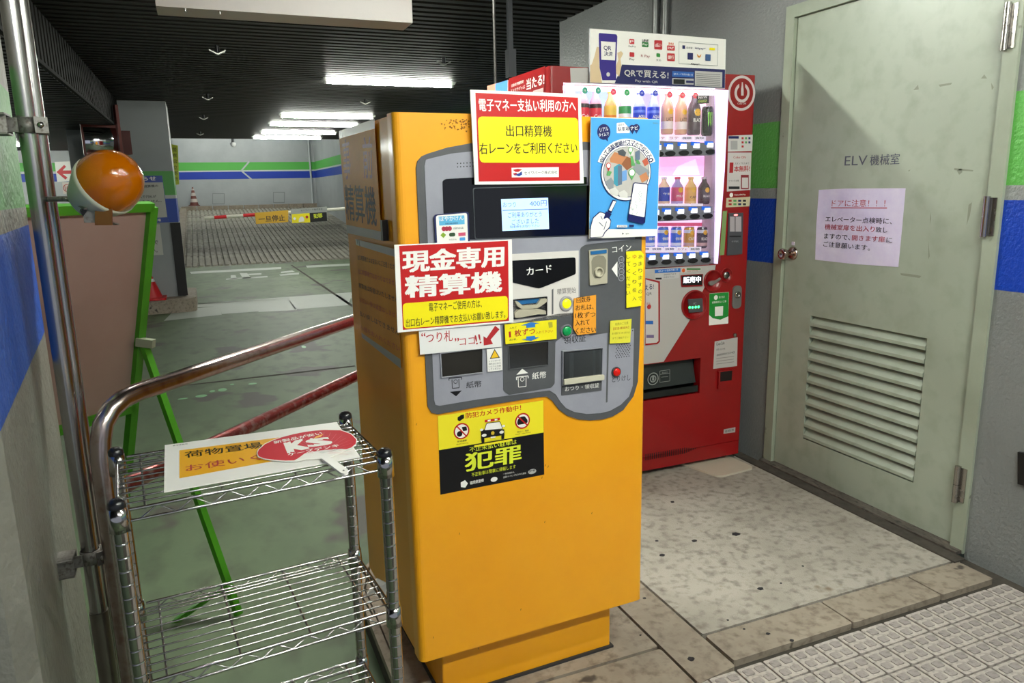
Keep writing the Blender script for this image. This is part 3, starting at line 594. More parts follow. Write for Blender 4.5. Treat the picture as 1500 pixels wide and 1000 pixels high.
s = Sheet(YF, d=.010); Y2 = mat('#f4e51c', .35); s.base([(736.5, 474), (812.5, 467), (812.5, 495), (738, 503)], Y2, .001); s.text('1', (743, 493), (746, 492.5), 8.5, R2, .03); s.text('枚ずつ', (751, 492), (781, 488.5), 10, R2, .03); s.text('入れて下さい', (782, 488), (807, 485.5), 4, R2, .0); s.text('入れて', (743.5, 481), (754, 480), 3, DK); s.text('お札', (743.5, 498), (755, 496.8), 3, DK)
B2 = mat('#2f78c8', .4); s.poly([(760, 475.5), (775, 470.5), (787, 472.5), (781, 473.5), (781, 478), (768, 479), (768, 475.5)], B2); s.poly([(768, 491.5), (781, 490.5), (781, 493), (788, 492.5), (775, 498), (761, 496), (768, 495)], B2); s.poly([(800, 471), (806, 470.5), (806.5, 478), (801, 479)], mat('#b8b038', .4))
s.build('one_note_label', label='yellow label with red lettering and two blue arrows above the right bill slot', cat='label')
s = Sheet(YF, d=.008); s.base([(711, 510.5), (733, 508), (734, 541), (712.5, 543.5)], WHT, .0006); s.poly([(715.5, 524.5), (722.5, 509.8), (730.3, 522.8)], BLK); s.poly([(717.3, 523.3), (722.6, 512), (728.5, 522)], mat('#f0c020', .4))
for i, tx in enumerate(('シャッターに', '指をはさまな', 'いように注意', 'してください')): s.text(tx, (714, 529.5+3.9*i), (731.5, 527.8+3.9*i), 2.8, DK)
s.build('shutter_warning_sticker', label='small white sticker with yellow warning triangle between the two bill slots', cat='sticker')
s = Sheet(YF, d=.010); OR = mat('#f0a02e', .45); s.base([(838, 436), (870, 431), (870, 486.5), (843, 489.5), (837, 480)], OR, .0008)
for i, (tx, x0, x1) in enumerate((('回数券', 841.5, 862), ('お札は、', 840, 866.5), ('1枚ずつ', 839.5, 869), ('入れて', 839.5, 860.5), ('ください', 840, 869.5))): s.text(tx, (x0, 443+11.2*i), (x1, 441+11.2*i), 8.6, BLK, .018)
s.build('coupon_note', label='small orange paper note with black handwriting-like text beside the yellow start button', cat='note')
s = Sheet(YF, d=.010); s.base([(914, 368), (935, 366.5), (940, 372), (936, 447), (914.5, 450)], Y2, .0008)
for c_, (tx, x, y0, st) in enumerate((('あまりますので', 935.0, 375, 10.2), ('ゆっくり投入', 926.5, 375, 12.2), ('してください', 917.5, 375, 10.6))):
    for i, chh in enumerate(tx): s.text(chh, (x-3.2-.05*i, y0+st*i+3.4), (x+2.6-.05*i, y0+st*i+3), 5.8, R2 if chh == 'ゆ' else DK, .01, same=True)
s.build('slow_insert_note', label='tall yellow note with vertical lettering at the right edge by the coin chute', cat='note')
s = Sheet(YF, d=.010); s.base([(891, 469), (922, 466), (920, 500.5), (890, 502)], mat('#e0d840', .45), .0008); G = mat('#7c7418', .5)
s.text('利用のご注意', (898, 476), (917, 473.5), 4, G); s.text('【緊急連絡先】', (895, 482.5), (918, 480), 3.8, mat('#b06020', .5)); s.text('092-00-0000', (893, 489), (919, 487), 3, G) if False else s.text('お困りの方は', (893, 489), (919, 487), 3, G); s.text('までご連絡下さい', (894, 496), (917, 494), 3, G)
s.build('contact_note', label='square yellow note above the speaker holes on the grey fascia', cat='note')
# camera warning sticker
s = Sheet(YF, .00009, .0005); Y3 = mat('#f3e22a', .35); s.base([(641, 609), (795.5, 586), (797, 694.5), (645, 724)], BLK, .0006)
s.poly([(641, 609), (795.5, 586), (796, 633), (642.7, 659)], Y3); s.text('防犯カメラ作動中！', (682, 613), (763, 600.5), 8.5, RED, .03)
s.poly([(670, 611), (675, 607.5), (679.5, 606.5), (679.5, 612), (673, 616.5), (670, 615)], BLK)
s.disc(675.8, 631, 11.5, RED); s.disc(675.8, 631, 9.5, WHT, same=False); s.disc(673, 635, 4, BLK, same=False); s.poly([(676, 625), (683, 624), (684, 630), (678, 631)], BLK, .002); s.line((668.5, 623.5), (683.5, 639), 1.8, RED)
s.disc(765, 616, 10.8, RED); s.disc(765, 616, 8.9, WHT, same=False); s.poly([(757, 619), (758, 614), (762, 610), (768, 609), (772, 614), (772.5, 618), (769, 620), (758, 622)], BLK, .003); s.line((758, 609.5), (772.5, 622.5), 1.8, RED)
s.text('飲酒運転', (669.5, 647.5), (683.5, 645.3), 2.6, DK); s.text('未払い・無断', (757, 633.5), (774, 631), 2.6, DK); s.text('drunk driving', (668, 651.5), (685.5, 649), 2, DK); s.text('unpaid・abandoned', (754, 637), (776.5, 633.6), 2, DK)
# patrol car picture
s.poly([(704, 638), (704, 631), (708, 628.5), (738, 628), (738.5, 636), (738, 642), (734, 643), (734, 637), (709, 641), (709, 649), (705, 648)], BLK); s.poly([(708.5, 630), (711.5, 620), (714, 618.5), (731.5, 616.5), (733, 618.5), (736, 627.5)], BLK); s.poly([(709.5, 629.5), (712.3, 620.5), (714.5, 619.5), (731, 617.5), (732.2, 619), (735, 627)], WHT)
s.poly([(709.5, 614.5), (731.5, 611), (731.8, 614.5), (709.8, 618)], RED, .002); s.poly([(713.5, 614.5), (718, 613.8), (718, 616.3), (713.5, 617)], WHT); s.poly([(724, 613), (728, 612.4), (728, 614.8), (724, 615.4)], WHT); s.disc(704.8, 628.8, 2.4, WHT, 1.8); s.disc(736.8, 623.2, 2.2, WHT, 1.8)
s.disc(708.5, 636.8, 3.5, WHT, 2.2); s.disc(734, 632.2, 3.2, WHT, 2.2); s.disc(721, 633.5, 2.8, mat('#d6b42c', .4), n=5); s.poly([(718, 639), (725, 638), (725, 640), (718, 641)], WHT); s.poly([(710.5, 643.2), (733, 639.3), (733, 642), (711, 646)], Y3); s.poly([(694, 651.5), (749.5, 642), (749.5, 645), (694, 654.6)], Y3)
LM = mat('#dfe83a', .35)
s.text('不正未払い駐車は', (687, 661.5), (756, 649.5), 7.5, LM, .01); s.text('犯罪', (680, 690.5), (763, 675), 29, LM, .05, tl=(680, 664)); s.text('不正駐車は警察に通報します', (690, 697.5), (754.5, 685), 5.8, LM, .0)
s.text('福岡県警察', (687.5, 709), (708, 704.5), 5, WHT, .03); s.disc(678.8, 708, 5.6, WHT, n=5); s.disc(722.8, 701, 5, WHT, 3.5, n=12); s.text('一般社団法人', (736, 694.5), (752.5, 691.5), 2.4, WHT); s.text('全国パーキングビジネス協会', (736, 699.5), (769.5, 693), 2.8, WHT); s.disc(778.5, 689.5, 5.8, mat('#b9b7b4', .4), 3.6, n=14); s.text('JPB', (773.5, 691.3), (783, 689.5), 3.4, BLK, .02)
s.build('camera_warning_sticker', label='yellow and black crime warning sticker with patrol car below the grey fascia', cat='sticker')
# blue poster on the upper right corner
s = Sheet(YF, .00007, .014); SKY = mat('#4c9fe0', .3); s.base([(860.4, 172), (961.6, 175.5), (957.5, 345), (858, 349)], WHT, .003, side=mat('#c9a070', .6))
s.poly([(860.8, 173), (961, 176.2), (957.3, 335), (858.4, 335)], SKY); PN = mat('#161a58', .35)
s.poly([(858.4, 335.5), (957.4, 335), (957.3, 344.4), (858.2, 348.2)], WHT); s.disc(879.3, 194, 9.6, PN, 11.5); s.poly([(880, 203), (885, 202), (885, 208)], PN); s.text('リアル', (873.5, 194), (885.8, 192), 5.8, WHT, .02); s.text('タイムで', (872, 201.3), (886.8, 198.8), 5.2, WHT, .02)
s.poly([(898, 181), (909, 180), (912, 184), (916.5, 188), (917, 195.5), (898, 195.8)], WHT, .002); s.text('福岡市', (899.8, 185.8), (909, 185.2), 3.8, PN, .0); s.text('駐車場', (899.8, 193.5), (916, 192.2), 6.5, PN, .02); s.disc(920.5, 188.5, 4.6, PN, 5); s.disc(926.5, 187.5, 4.8, PN, 5); s.poly([(917.5, 192), (923.5, 192), (920.8, 197.2)], PN); s.poly([(923.5, 191), (929.5, 191), (926.6, 196.5)], PN); s.text('ナ', (918, 191.5), (923, 191), 5.5, WHT, .02); s.text('ビ', (924.3, 190.8), (929.2, 190.2), 5.5, WHT, .02); s.text('福岡市', (950, 182), (958.5, 182.6), 2, mat('#6a7a50', .4))
cxp, cyp, rr = 912, 253, 34
for mm, kk in ((WHT, 1.4), (PN, 1.)):
    for i, chh in enumerate('空いてる駐車場がスマホで探せる。'):
        a = math.radians(157-8.9*i); bx = cxp+(rr+5)*math.cos(a)*.98; by = cyp-1-(rr+8.5)*math.sin(a); tx = math.sin(a); ty = math.cos(a); hh = 4.0*kk; wv = 3.0*kk
        q4 = [(bx-tx*wv-ty*hh, by-ty*wv+tx*hh), (bx+tx*wv-ty*hh, by+ty*wv+tx*hh), (bx+tx*wv+ty*hh, by+ty*wv-tx*hh), (bx-tx*wv+ty*hh, by-ty*wv-tx*hh)]
        if mm is WHT: s.poly(q4, WHT, .002)
        else: s.text(chh, q4[0], q4[1], 1, PN, .025, tl=q4[3], same=i > 0)
s.up(); s.disc(911.5, 253.5, 36, PN, 40.5, n=40); s.disc(911.5, 253.5, 35, WHT, 39.5, n=40); s.disc(911.8, 252.5, 33.2, PN, 36.8, n=40); s.disc(911.8, 252.2, 32.4, mat('#b9b4ae', .4), 36, n=40)
TAN = mat('#c07f55', .4); TN2 = mat('#8d5638', .4); TEL = mat('#3d8ea3', .4); GRY = mat('#8b8f94', .4); LG = mat('#d3d0ca', .4); GRN = mat('#5b9d5c', .4); SLT = mat('#5f6f85', .4)
for pts, mm in (([(887, 233), (894, 223), (914, 230), (912, 244), (902, 241), (888, 238)], TAN), ([(904, 241), (912, 230), (919, 232), (919, 245), (912, 250)], TN2), ([(893, 245), (901, 240), (905, 243), (905, 270), (897, 273), (893, 269)], TEL), ([(899, 243), (905, 243), (905, 270), (899, 272)], SLT), ([(905, 251), (912, 249), (912, 264), (905, 266)], mat('#6b98cf', .4)), ([(922, 240), (926, 238), (943, 249), (945, 259), (930, 257), (921, 249)], GRY), ([(930, 258), (940, 252), (944, 262), (934, 268)], TAN), ([(924, 223), (931, 220), (931, 234), (924, 236)], SLT), ([(934, 236), (941, 231), (944, 240), (938, 244)], mat('#b6563f', .4)), ([(915, 220), (922, 221), (922, 228), (915, 229)], LG), ([(898, 222), (906, 219), (911, 224), (909, 230), (900, 227)], mat('#4a4d52', .4)), ([(881, 266), (889, 260), (893, 266), (892, 280), (884, 276)], GRY), ([(886, 278), (895, 274), (900, 280), (898, 288), (888, 284)], LG), ([(900, 282), (908, 278), (913, 283), (913, 290), (902, 289)], LG), ([(917, 229), (920, 229), (924, 243), (918, 243)], GRN), ([(925, 234), (929, 235), (932, 241), (926, 240)], GRN), ([(884, 250), (890, 252), (887, 258), (882, 257)], GRN)): s.poly(pts, mm)
for x, y, mm, k in ((917, 220, GRN, 3.4), (885, 243, RED, 3.6), (919, 253, GRN, 5)): s.poly([(x-k*.8, y+k*.5), (x+k*.8, y+k*.5), (x, y+k*2.3)], mm); s.disc(x, y, k, mm); s.disc(x, y, k*.75, WHT)
s.poly([(891, 292), (897, 294), (889, 312), (884, 309)], PN); s.poly([(892, 294), (896, 295), (889, 309), (885.5, 307.5)], WHT); s.poly([(881, 309), (889.5, 313), (880, 330), (876, 326), (878, 318)], PN)
s.poly([(859, 331), (862, 318), (872, 309), (881, 312), (885, 317), (889, 322), (887, 333), (880, 340), (877, 346), (858.3, 348)], PN, .004); s.poly([(859.2, 332), (863, 319), (872.5, 310.5), (880, 313), (877, 321), (883, 318), (888, 323), (886, 332), (879, 339), (875.5, 346), (858.5, 347)], WHT, .004)
s.line((873.5, 316), (876, 321), .9, PN); s.line((871, 325), (877, 331), .9, PN); s.line((882, 324), (878, 336), .9, PN)
s.poly([(921, 267), (942.5, 269), (938, 326), (935, 327.5), (913.5, 323), (913, 319)], PN, .006); s.poly([(922, 268.5), (941.3, 270.3), (937, 318), (914.5, 313)], WHT, .004); MG = mat('#b9c2c6', .4)
for i in range(26): x = random.uniform(918, 937); y = random.uniform(280, 312); s.line((x, y), (x+random.uniform(-3, 3), y+random.uniform(-4, 4)), .7, MG, same=i > 0)
s.text('福岡市', (909.5, 343), (914.5, 342.7), 2.6, DK); s.disc(905.5, 341.5, 1.6, DK, n=3)
s.quad(897, 329, 912, 332.5, WHT, .001); s.text('福岡市駐車場案内', (898, 332), (911.5, 331.7), 2.2, PN); s.quad(914.5, 328.5, 921.5, 331.8, PN)
s.build('parking_poster', label='light blue poster of a magnifying glass over a town on the upper right corner', cat='poster')
# side sheets on the left face
s = Sheet(YL, d=.0015); TAPE = mat('#a3a29c', .28); PAPER = dull(surf('yellow sheet in plastic', ('#e09a22', '#d38c1a'), rough=.45, scale=6, bump=.35, bscale=18), .25)
s.base([(497.5, 196), (549.5, 180), (560, 347), (509, 336)], PAPER, .0008); s.poly([(497.5, 192), (550, 174), (550.5, 188), (498.5, 203)], TAPE)
s.poly([(508.5, 329), (559.5, 339), (560, 352), (509, 341)], TAPE); MV = mat('#7a2040', .4)
s.text('事', (505.5, 263), (516, 262), 1, MV, .02, tl=(502, 206)); s.text('前', (534, 261), (548, 262), 1, MV, .02, tl=(532, 201)); s.text('精算機', (509, 321), (554, 332), 1, DK, .02, tl=(505.5, 270))
s.build('prepay_sheet', label='upper yellow sheet with large characters on the left side of the machine', cat='sheet')
s = Sheet(YL, d=.0015); s.base([(522, 352), (582, 372), (589, 538), (531, 493)], PAPER, .0008); s.poly([(522, 350), (582, 365), (583, 377), (523, 358.5)], TAPE); s.poly([(530.5, 487), (588, 526), (589, 540), (531.5, 494)], TAPE)
for i, (tx, mm) in enumerate((('出口精算機ではお支払いにご注意ください', DK), ('出口精算機ではおつりはでません', R2), ('精算後は両替はいたしません', DK), ('お支払い後は返金はしません', R2), ('払い戻しはできません', DK), ('小銭をお入れください', R2))):
    y = 380+20.5*i; s.text(tx, (525.5+.9*i, y), (583+1.0*i, y+16+3.4*i), 1, mm, .0, tl=(525+.9*i, y-7.5))
s.build('notice_sheet', label='lower yellow notice sheet with lines of text on the left side of the machine', cat='sheet')
# ================================================================ VENDING MACHINE
VX0, VX1, VY, VB, VT = 1.373, 2.425, 2.877, .075, 1.866
VF = Pl((VX0, VY, 0), (1, 0, 0), (0, 0, 1)); VL = Pl((VX0, 0, 0), (0, -1, 0), (0, 0, 1)); VTP = Pl((0, 0, 0), (1, 0, 0), (0, 1, 0))
M_red = surf('vending red paint', ('#8a070b', '#950b10'), rough=.32, scale=3, bump=.04, bscale=60, coat=.3)
M_gw = mat('#b9b6b2', .4)
vm = thing('vending_machine', ((VX0+VX1)/2, VY+.35, 0), 'red drinks vending machine with lit display window against the right wall', 'vending machine')
part('cabinet', vm, lambda b: (b.prism(VTP, rnd([(VX0+.004, VY+.172), (VX1-.004, VY+.172), (VX1-.004, VY+.70), (VX0+.004, VY+.70)], [.001, .001, .012, .012], 2), VB+.01, VT-.004, M_red),
    b.box((VX0+.004, VY+.065, VB+.01), (VX0+.055, VY+.172, VT-.004), M_red), b.box((VX1-.155, VY+.065, VB+.01), (VX1-.004, VY+.172, VT-.004), M_red), b.box((VX0+.055, VY+.065, VT-.06), (VX1-.155, VY+.172, VT-.004), M_red), b.box((VX0+.055, VY+.065, .57), (VX1-.155, VY+.172, .995), M_red), b.box((VX0+.055, VY+.065, VB+.01), (VX1-.155, VY+.172, .375), M_red)))
wx0, wx1, wz0, wz1 = 1.434, 2.262, 1.008, 1.802
sx0, sx1, sz0, sz1 = 1.62, 2.166, .384, .560
b = MB(); t = VY+.05
b.prism(VTP, rnd([(VX0, VY), (wx0, VY), (wx0, t), (VX0, t)], [.014, 0, 0, .004]), VB+.03, VT, M_red)
b.prism(VTP, rnd([(wx1, VY), (VX1, VY), (VX1, t), (wx1, t)], [0, .014, .004, 0]), VB+.03, VT, M_red)
b.box((wx0, VY, wz1), (wx1, t, VT), M_red); b.box((wx0, VY, sz1), (wx1, t, wz0), M_red); b.box((wx0, VY, VB+.03), (wx1, t, sz0), M_red)
b.box((wx0, VY, sz0), (sx0, t, sz1), M_red); b.box((sx1, VY, sz0), (wx1, t, sz1), M_red)
vd = b.build('front_door', vm)
part('door_gap', vm, lambda b: (b.box((VX0+.012, VY+.05, VB+.04), (VX0+.05, VY+.066, VT-.01), mat('#151112', .7)), b.box((VX1-.15, VY+.05, VB+.04), (VX1-.012, VY+.066, VT-.01), mat('#151112', .7))))
part('kick_panel', vm, lambda b: (b.prism(VTP, rnd([(VX0+.002, VY+.004), (VX1-.002, VY+.004), (VX1-.002, VY+.05), (VX0+.002, VY+.05)], .006, 2), .032, VB+.027, M_red)))
for x in (VX0+.06, VX1-.06):
    for y in (VY+.06, VY+.62):
        b = MB(); b.lathe((x, y, 0), [(.028, 0), (.028, .008), (.009, .012), (.009, .09)], STEEL, 14); b.box((x-.03, y-.02, .045), (x+.03, y+.03, .09), mat('#3a3a3c', .5)); b.build('leveling_foot', vm)
# display box: lit back panel, side light strips, shelves
LIT = mat('#f0cdf0', .5, 0, 1.25); LIT2 = mat('#dfd2f6', .5, 0, .85)
by = VY+.15
part('display_back', vm, lambda b: b.box((wx0, by, wz0), (wx1, by+.004, wz1), LIT))
part('display_lining', vm, lambda b: (b.box((wx0, VY+.05, wz0-.004), (wx1, by, wz0+.004), M_gw), b.box((wx0, VY+.05, wz1-.004), (wx1, by, wz1+.004), M_gw), b.box((wx0-.004, VY+.05, wz0), (wx0+.001, by, wz1), M_gw), b.box((wx1-.002, VY+.05, wz0), (wx1+.004, by, wz1), M_gw)))
def strip(pts, name):
    s = Sheet(VF, d=-.002); s.base(pts, LIT2, .010, .002); return s.build(name, vm)
strip([(1047, 131), (1065.5, 132.5), (1060, 250), (1050, 386), (1046, 386), (1048, 250)], 'light_strip'); strip([(826, 122), (840, 123), (845, 388), (834, 389)], 'light_strip')
part('light_strip', vm, lambda b: b.box((wx0+.02, VY+.045, wz1-.022), (wx1-.03, VY+.06, wz1-.006), mat('#f2ecff', .5, 0, 8)))
GL = glassy('display window', '#ffffff', .06, .03)
part('window_pane', vm, lambda b: b.box((wx0+.01, VY+.006, wz0+.004), (wx1-.02, VY+.009, wz1-.004), GL))
# poster shapes on the lit back panel
BP = Pl((VX0, by, 0), (1, 0, 0), (0, 0, 1))
s = Sheet(BP, .0006, .0006); BLT = mat('#a9c0f6', .5, 0, 1.); PKT = mat('#f4b4e4', .5, 0, 1.)
s.quad(842, 126, 891, 200, BLT); s.quad(891, 126, 934, 200, mat('#f3e9f6', .5, 0, 1.1)); s.quad(934, 126, 966, 200, mat('#b9b4f4', .5, 0, .9)); s.quad(968, 126, 1040, 200, mat('#f6cfe0', .5, 0, 1.)); s.quad(962, 229, 1046, 258, PKT); s.poly([(985, 256), (992, 244), (1018, 233), (1024, 256)], mat('#f1d9f4', .5, 0, 1.1)); s.build('display_print', vm); s = Sheet(BP, .0006, .0006); s.quad(960, 326, 1036, 331, mat('#e2507c', .5, 0, .5)); s.build('display_print', vm)
def rail(y0l, y0r, y1l, y1r, xr, ovals, tags, yo, yt):
    s = Sheet(VF, d=-.040); s.base([(846, y0l-3), (xr, y0r), (xr+1, (y0r+y1r)/2), (xr, y1r), (846, y1l+3)], mat('#7d7c84', .35), .030, .003); r = s.build('button_rail', vm)
    p = (ovals[-1]-ovals[0])/(len(ovals)-1); ex = []
    x = ovals[0]-p
    while x > 850: ex.append(x); x -= p
    for i, x in enumerate(sorted(ex)+ovals):
        y = yo - (x-ovals[-1])*.045
        c = VF.m(x, y); b = MB(); b.prism(VF, circ(c, .026, 18, .0115), -.012, -.002, mat('#1b1b20', .25)); b.build('select_button', r)
        c = VF.m(x-2.6, yt-(x-ovals[-1])*.045+.4); b = MB(); b.prism(VF, [(c[0]-.022, c[1]-.004), (c[0]+.022, c[1]-.004), (c[0]+.022, c[1]+.010), (c[0]-.022, c[1]+.012)], -.012, -.004, mat('#1b63d8', .4, 0, .4)); b.prism(VF, [(c[0]-.008, c[1]-.016), (c[0]+.022, c[1]-.016), (c[0]+.022, c[1]+.004), (c[0]-.008, c[1]+.004)], -.012, -.003, mat('#eef2ff', .4, 0, 1.3)); b.build('price_lamp', r)
rail(205, 209, 231, 227, 1050, [965.7, 983, 1003, 1022.4, 1042.4], 0, 222, 210); rail(304, 302, 327, 321, 1046, [962.6, 980, 999.3, 1018.9, 1038], 0, 316, 305.5); rail(374, 370, 395, 388, 1041, [957.3, 977.3, 996.8, 1016, 1035], 0, 381, 371.5)
# shelf ledges under the drinks
for pl_, pr_ in (((846, 200), (1046, 205)), ((846, 302), (1044, 301)), ((846, 371), (1038, 368))):
    z = VF.m(*pr_)[1]-.004
    b = MB(); b.box((wx0+.004, VY+.038, z-.03), (wx1-.008, by, z-.024), M_gw); b.build('display_ledge', vm)
# drinks: every sample container is its own thing
DPY = VY+.085; DP = Pl((VX0, DPY, 0), (1, 0, 0), (0, 0, 1))
def wrap(b, c, r, t, w, h, z, m, bold=.02, lift=.0006):
    vs, fs = glyphs(t, bold); out = []
    for x, y, dz in vs:
        a = (x-.5)*w/r; q = r+lift+dz*2; out.append((c.x+q*math.sin(a), c.y-q*math.cos(a), c.z+z+y*h))
    b.add(out, fs, m)
def band(b, c, r, z0, z1, m, a0=-math.pi, a1=math.pi, n=24, lift=.0003):
    vs = []; k = n+1
    for z in (z0, z1):
        for i in range(k): a = a0+(a1-a0)*i/n; vs.append((c.x+(r+lift)*math.sin(a), c.y-(r+lift)*math.cos(a), c.z+z))
    b.add(vs, [(i, i+1, i+1+k, i+k) for i in range(n)], m, True)
def badge(b, c, r, z, rad, m, lift=.001):
    k = 16; vs = [(c.x, c.y-r-lift, c.z+z)]
    for i in range(k): a = 2*math.pi*i/k; u = rad*math.cos(a)/r; vs.append((c.x+(r+lift)*math.sin(u), c.y-(r+lift)*math.cos(u), c.z+z+rad*math.sin(a)))
    b.add(vs, [(0, 1+i, 1+(i+1) % k) for i in range(k)], m)
def drink(px, pyb, pyt, kind, label, group):
    u0, z0 = DP.m(px, pyb); z1 = DP.m(px, pyt)[1]; h = z1-z0; c = V3((VX0+u0, DPY, z0)); P_ = dict(
        cola=('#e2b4c4', '#e2203c', '#e02a40', 'Cola'), orange=('#f6c27a', '#f08a1a', '#f6d020', 'Pine'), soda=('#eadcf2', '#2a9a50', '#f4f4f8', 'Ski'), sport=('#c8d4fa', '#1f45d8', '#1f45d8', 'AQUA'),
        latte=('#e8b494', '#f8e6e4', '#e8b494', 'LATTE'), black=('#5d5058', '#5a4750', '#e8e0e6', 'BLACK'), energy=('#161a18', '#161a18', '#161a18', ''), tea=('#f0cdb0', '#2a44b8', '#e8e4f0', '午後'), pink=('#b7a6dc', '#e05a80', '#d84a68', 'MILK'), gold=('#f2cb86', '#e8b458', '#f2cb86', 'CAFE'), dark=('#4a3f40', '#4a3f40', '#c9c2c6', 'BLACK'),
        blue=('#4470e4', '#4470e4', '#b8bcc8', '微糖'), goldcan=('#dc9c28', '#dc9c28', '#b8bcc8', 'CAFE'), darkcan=('#443c46', '#443c46', '#b8bcc8', 'BLACK'))[kind]
    body, lab, cap, tx = P_; r = .0305 if h > .19 else .028
    can = kind in ('energy', 'blue', 'goldcan', 'darkcan')
    BM = mat(body, .22, 0, 0, .5); LMt = mat(lab, .35); CM = mat(cap, .4); S_ = mat('#c9c9d0', .2, 1)
    t = thing('drink_can' if can else 'drink_bottle', c, label, 'can' if can else 'bottle', group)
    b = MB()
    if can:
        r = .0262 if kind != 'energy' else .0265
        b.lathe(c, [(0, .003), (r*.8, 0), (r, .008), (r, h-.016), (r*.86, h-.003)], BM, 24); b.build('can_body', t)
        b = MB(); b.lathe(c, [(r*.86, h-.003), (r*.9, h), (r*.84, h), (r*.82, h-.004), (0, h-.004)], S_, 24); b.build('can_lid', t)
        b = MB()
        if kind == 'energy':
            G_ = mat('#8cf03a', .3)
            for k, x0 in enumerate((-.010, 0, .010)):
                pts = [(-.0035, 0), (.0035, .004), (.0028, -.02), (.0032, -.045), (-.0005, -.064), (-.0022, -.045), (-.0028, -.02)]
                vs = [(c.x+(r+.0006)*math.sin((x0+x)/r), c.y-(r+.0006)*math.cos((x0+x)/r), c.z+h*.78+y*h/.13) for x, y in pts][::-1]; b.add(vs, [tuple(range(len(vs)))], G_)
        else:
            band(b, c, r, h*.72, h*.86, mat('#dfe2f2', .35)); badge(b, c, r, h*.74, .011, mat('#f0b428', .35)); wrap(b, c, r, tx, .036, h*.14, h*.38, WHT); band(b, c, r, h*.12, h*.26, mat('#e0e4f8', .3) if kind == 'blue' else mat('#c8a0a0', .3))
        b.build('can_print', t)
    else:
        hs = h*.80
        b.lathe(c, [(0, .004), (r*.85, 0), (r, .006), (r, h*.56), (r*.96, h*.62), (r*.80, h*.70), (r*.55, h*.78), (r*.40, h*.84), (r*.38, h*.93)], BM, 24); b.build('bottle_body', t)
        b = MB(); b.lathe(c, [(r*.46, h*.915), (r*.48, h*.92), (r*.48, h*.985), (r*.44, h), (0, h)], CM, 18); b.build('bottle_cap', t)
        b = MB(); top = h*.62 if kind not in ('latte', 'black') else h*.30
        lo = h*.12
        band(b, c, r, lo, top, LMt)
        if kind == 'cola': band(b, c, r, top-h*.09, top, mat('#2a1214', .4), lift=.0005)
        if kind == 'orange': band(b, c, r, top-h*.22, top, mat('#f2d24a', .4), lift=.0005)
        if kind == 'soda': band(b, c, r, lo, top*.72, mat('#f4f4fa', .4), lift=.0005)
        if kind in ('latte', 'black', 'gold', 'dark', 'pink'): badge(b, c, r, h*.52, .0165 if h > .19 else .012, mat('#f2bc2a', .35))
        if kind == 'sport': band(b, c, r, h*.48, h*.54, mat('#6f8cf0', .4), lift=.0005)
        tm = {'cola': WHT, 'orange': mat('#5a3214', .4), 'soda': NAVY, 'sport': WHT, 'latte': mat('#5a3a34', .4), 'black': WHT, 'tea': WHT, 'pink': WHT, 'gold': mat('#6a4620', .4), 'dark': WHT}[kind]
        tz = {'cola': .30, 'orange': .2, 'soda': .24, 'sport': .34, 'latte': .30, 'black': .30, 'tea': .34, 'pink': .26, 'gold': .22, 'dark': .26}[kind]
        wrap(b, c, r, tx, r*1.35, h*.085, h*tz, tm, .03, .0011); b.build('bottle_label', t)
g1, g2, g3 = 'drinks in the top row of the vending machine', 'drinks in the middle row of the vending machine', 'cans in the bottom row of the vending machine'
for px, k, lb in ((853.8, 'cola', 'pinkish bottle with red label, leftmost in the top row of the machine'), (872, 'cola', 'pinkish bottle with red label, left of the orange-label bottle, top row'), (893.7, 'orange', 'bottle with orange and yellow label in the top row of the vending machine'), (915, 'soda', 'clear bottle with green and white label, top row right of the orange one'), (936, 'sport', 'blue sports drink bottle next to the green and white label bottle, top row'), (956.6, 'sport', 'blue sports drink bottle beside the first brown milk coffee bottle, top row'), (976.8, 'latte', 'light brown milk coffee bottle next to the blue bottle, top row'), (996.8, 'latte', 'light brown milk coffee bottle next to the black coffee bottle, top row'), (1015.8, 'black', 'tall black coffee bottle with yellow badge in the top row')):
    drink(px, 196+(px-950)*.03, 133-(0 if k not in ('cola',) else 3)+(px-950)*.03, k, lb, g1)
drink(1035, 199, 156, 'energy', 'black energy drink can with three green strokes, end of the top row', g1)
for px, k, lb in ((953, 'tea', 'tea bottle with blue label beside the blue poster edge, middle row'), (972, 'tea', 'pale tea bottle with blue label, middle row, second from the poster'), (991.6, 'pink', 'small bottle with pink cap and yellow badge in the middle row'), (1010.9, 'gold', 'small golden coffee bottle in the middle row of the machine'), (1030.4, 'dark', 'small dark coffee bottle at the right end of the middle row')): drink(px, 299, 259, k, lb, g2)
for px, k, lb in ((951, 'blue', 'blue coffee can half behind the blue poster, bottom row'), (971, 'blue', 'blue coffee can second from the left in the bottom row'), (990, 'blue', 'blue coffee can next to the golden can in the bottom row'), (1008.8, 'goldcan', 'golden coffee can in the bottom row of the machine'), (1027.7, 'darkcan', 'dark coffee can at the right end of the bottom row')): drink(px, 363, 332, k, lb, g3)
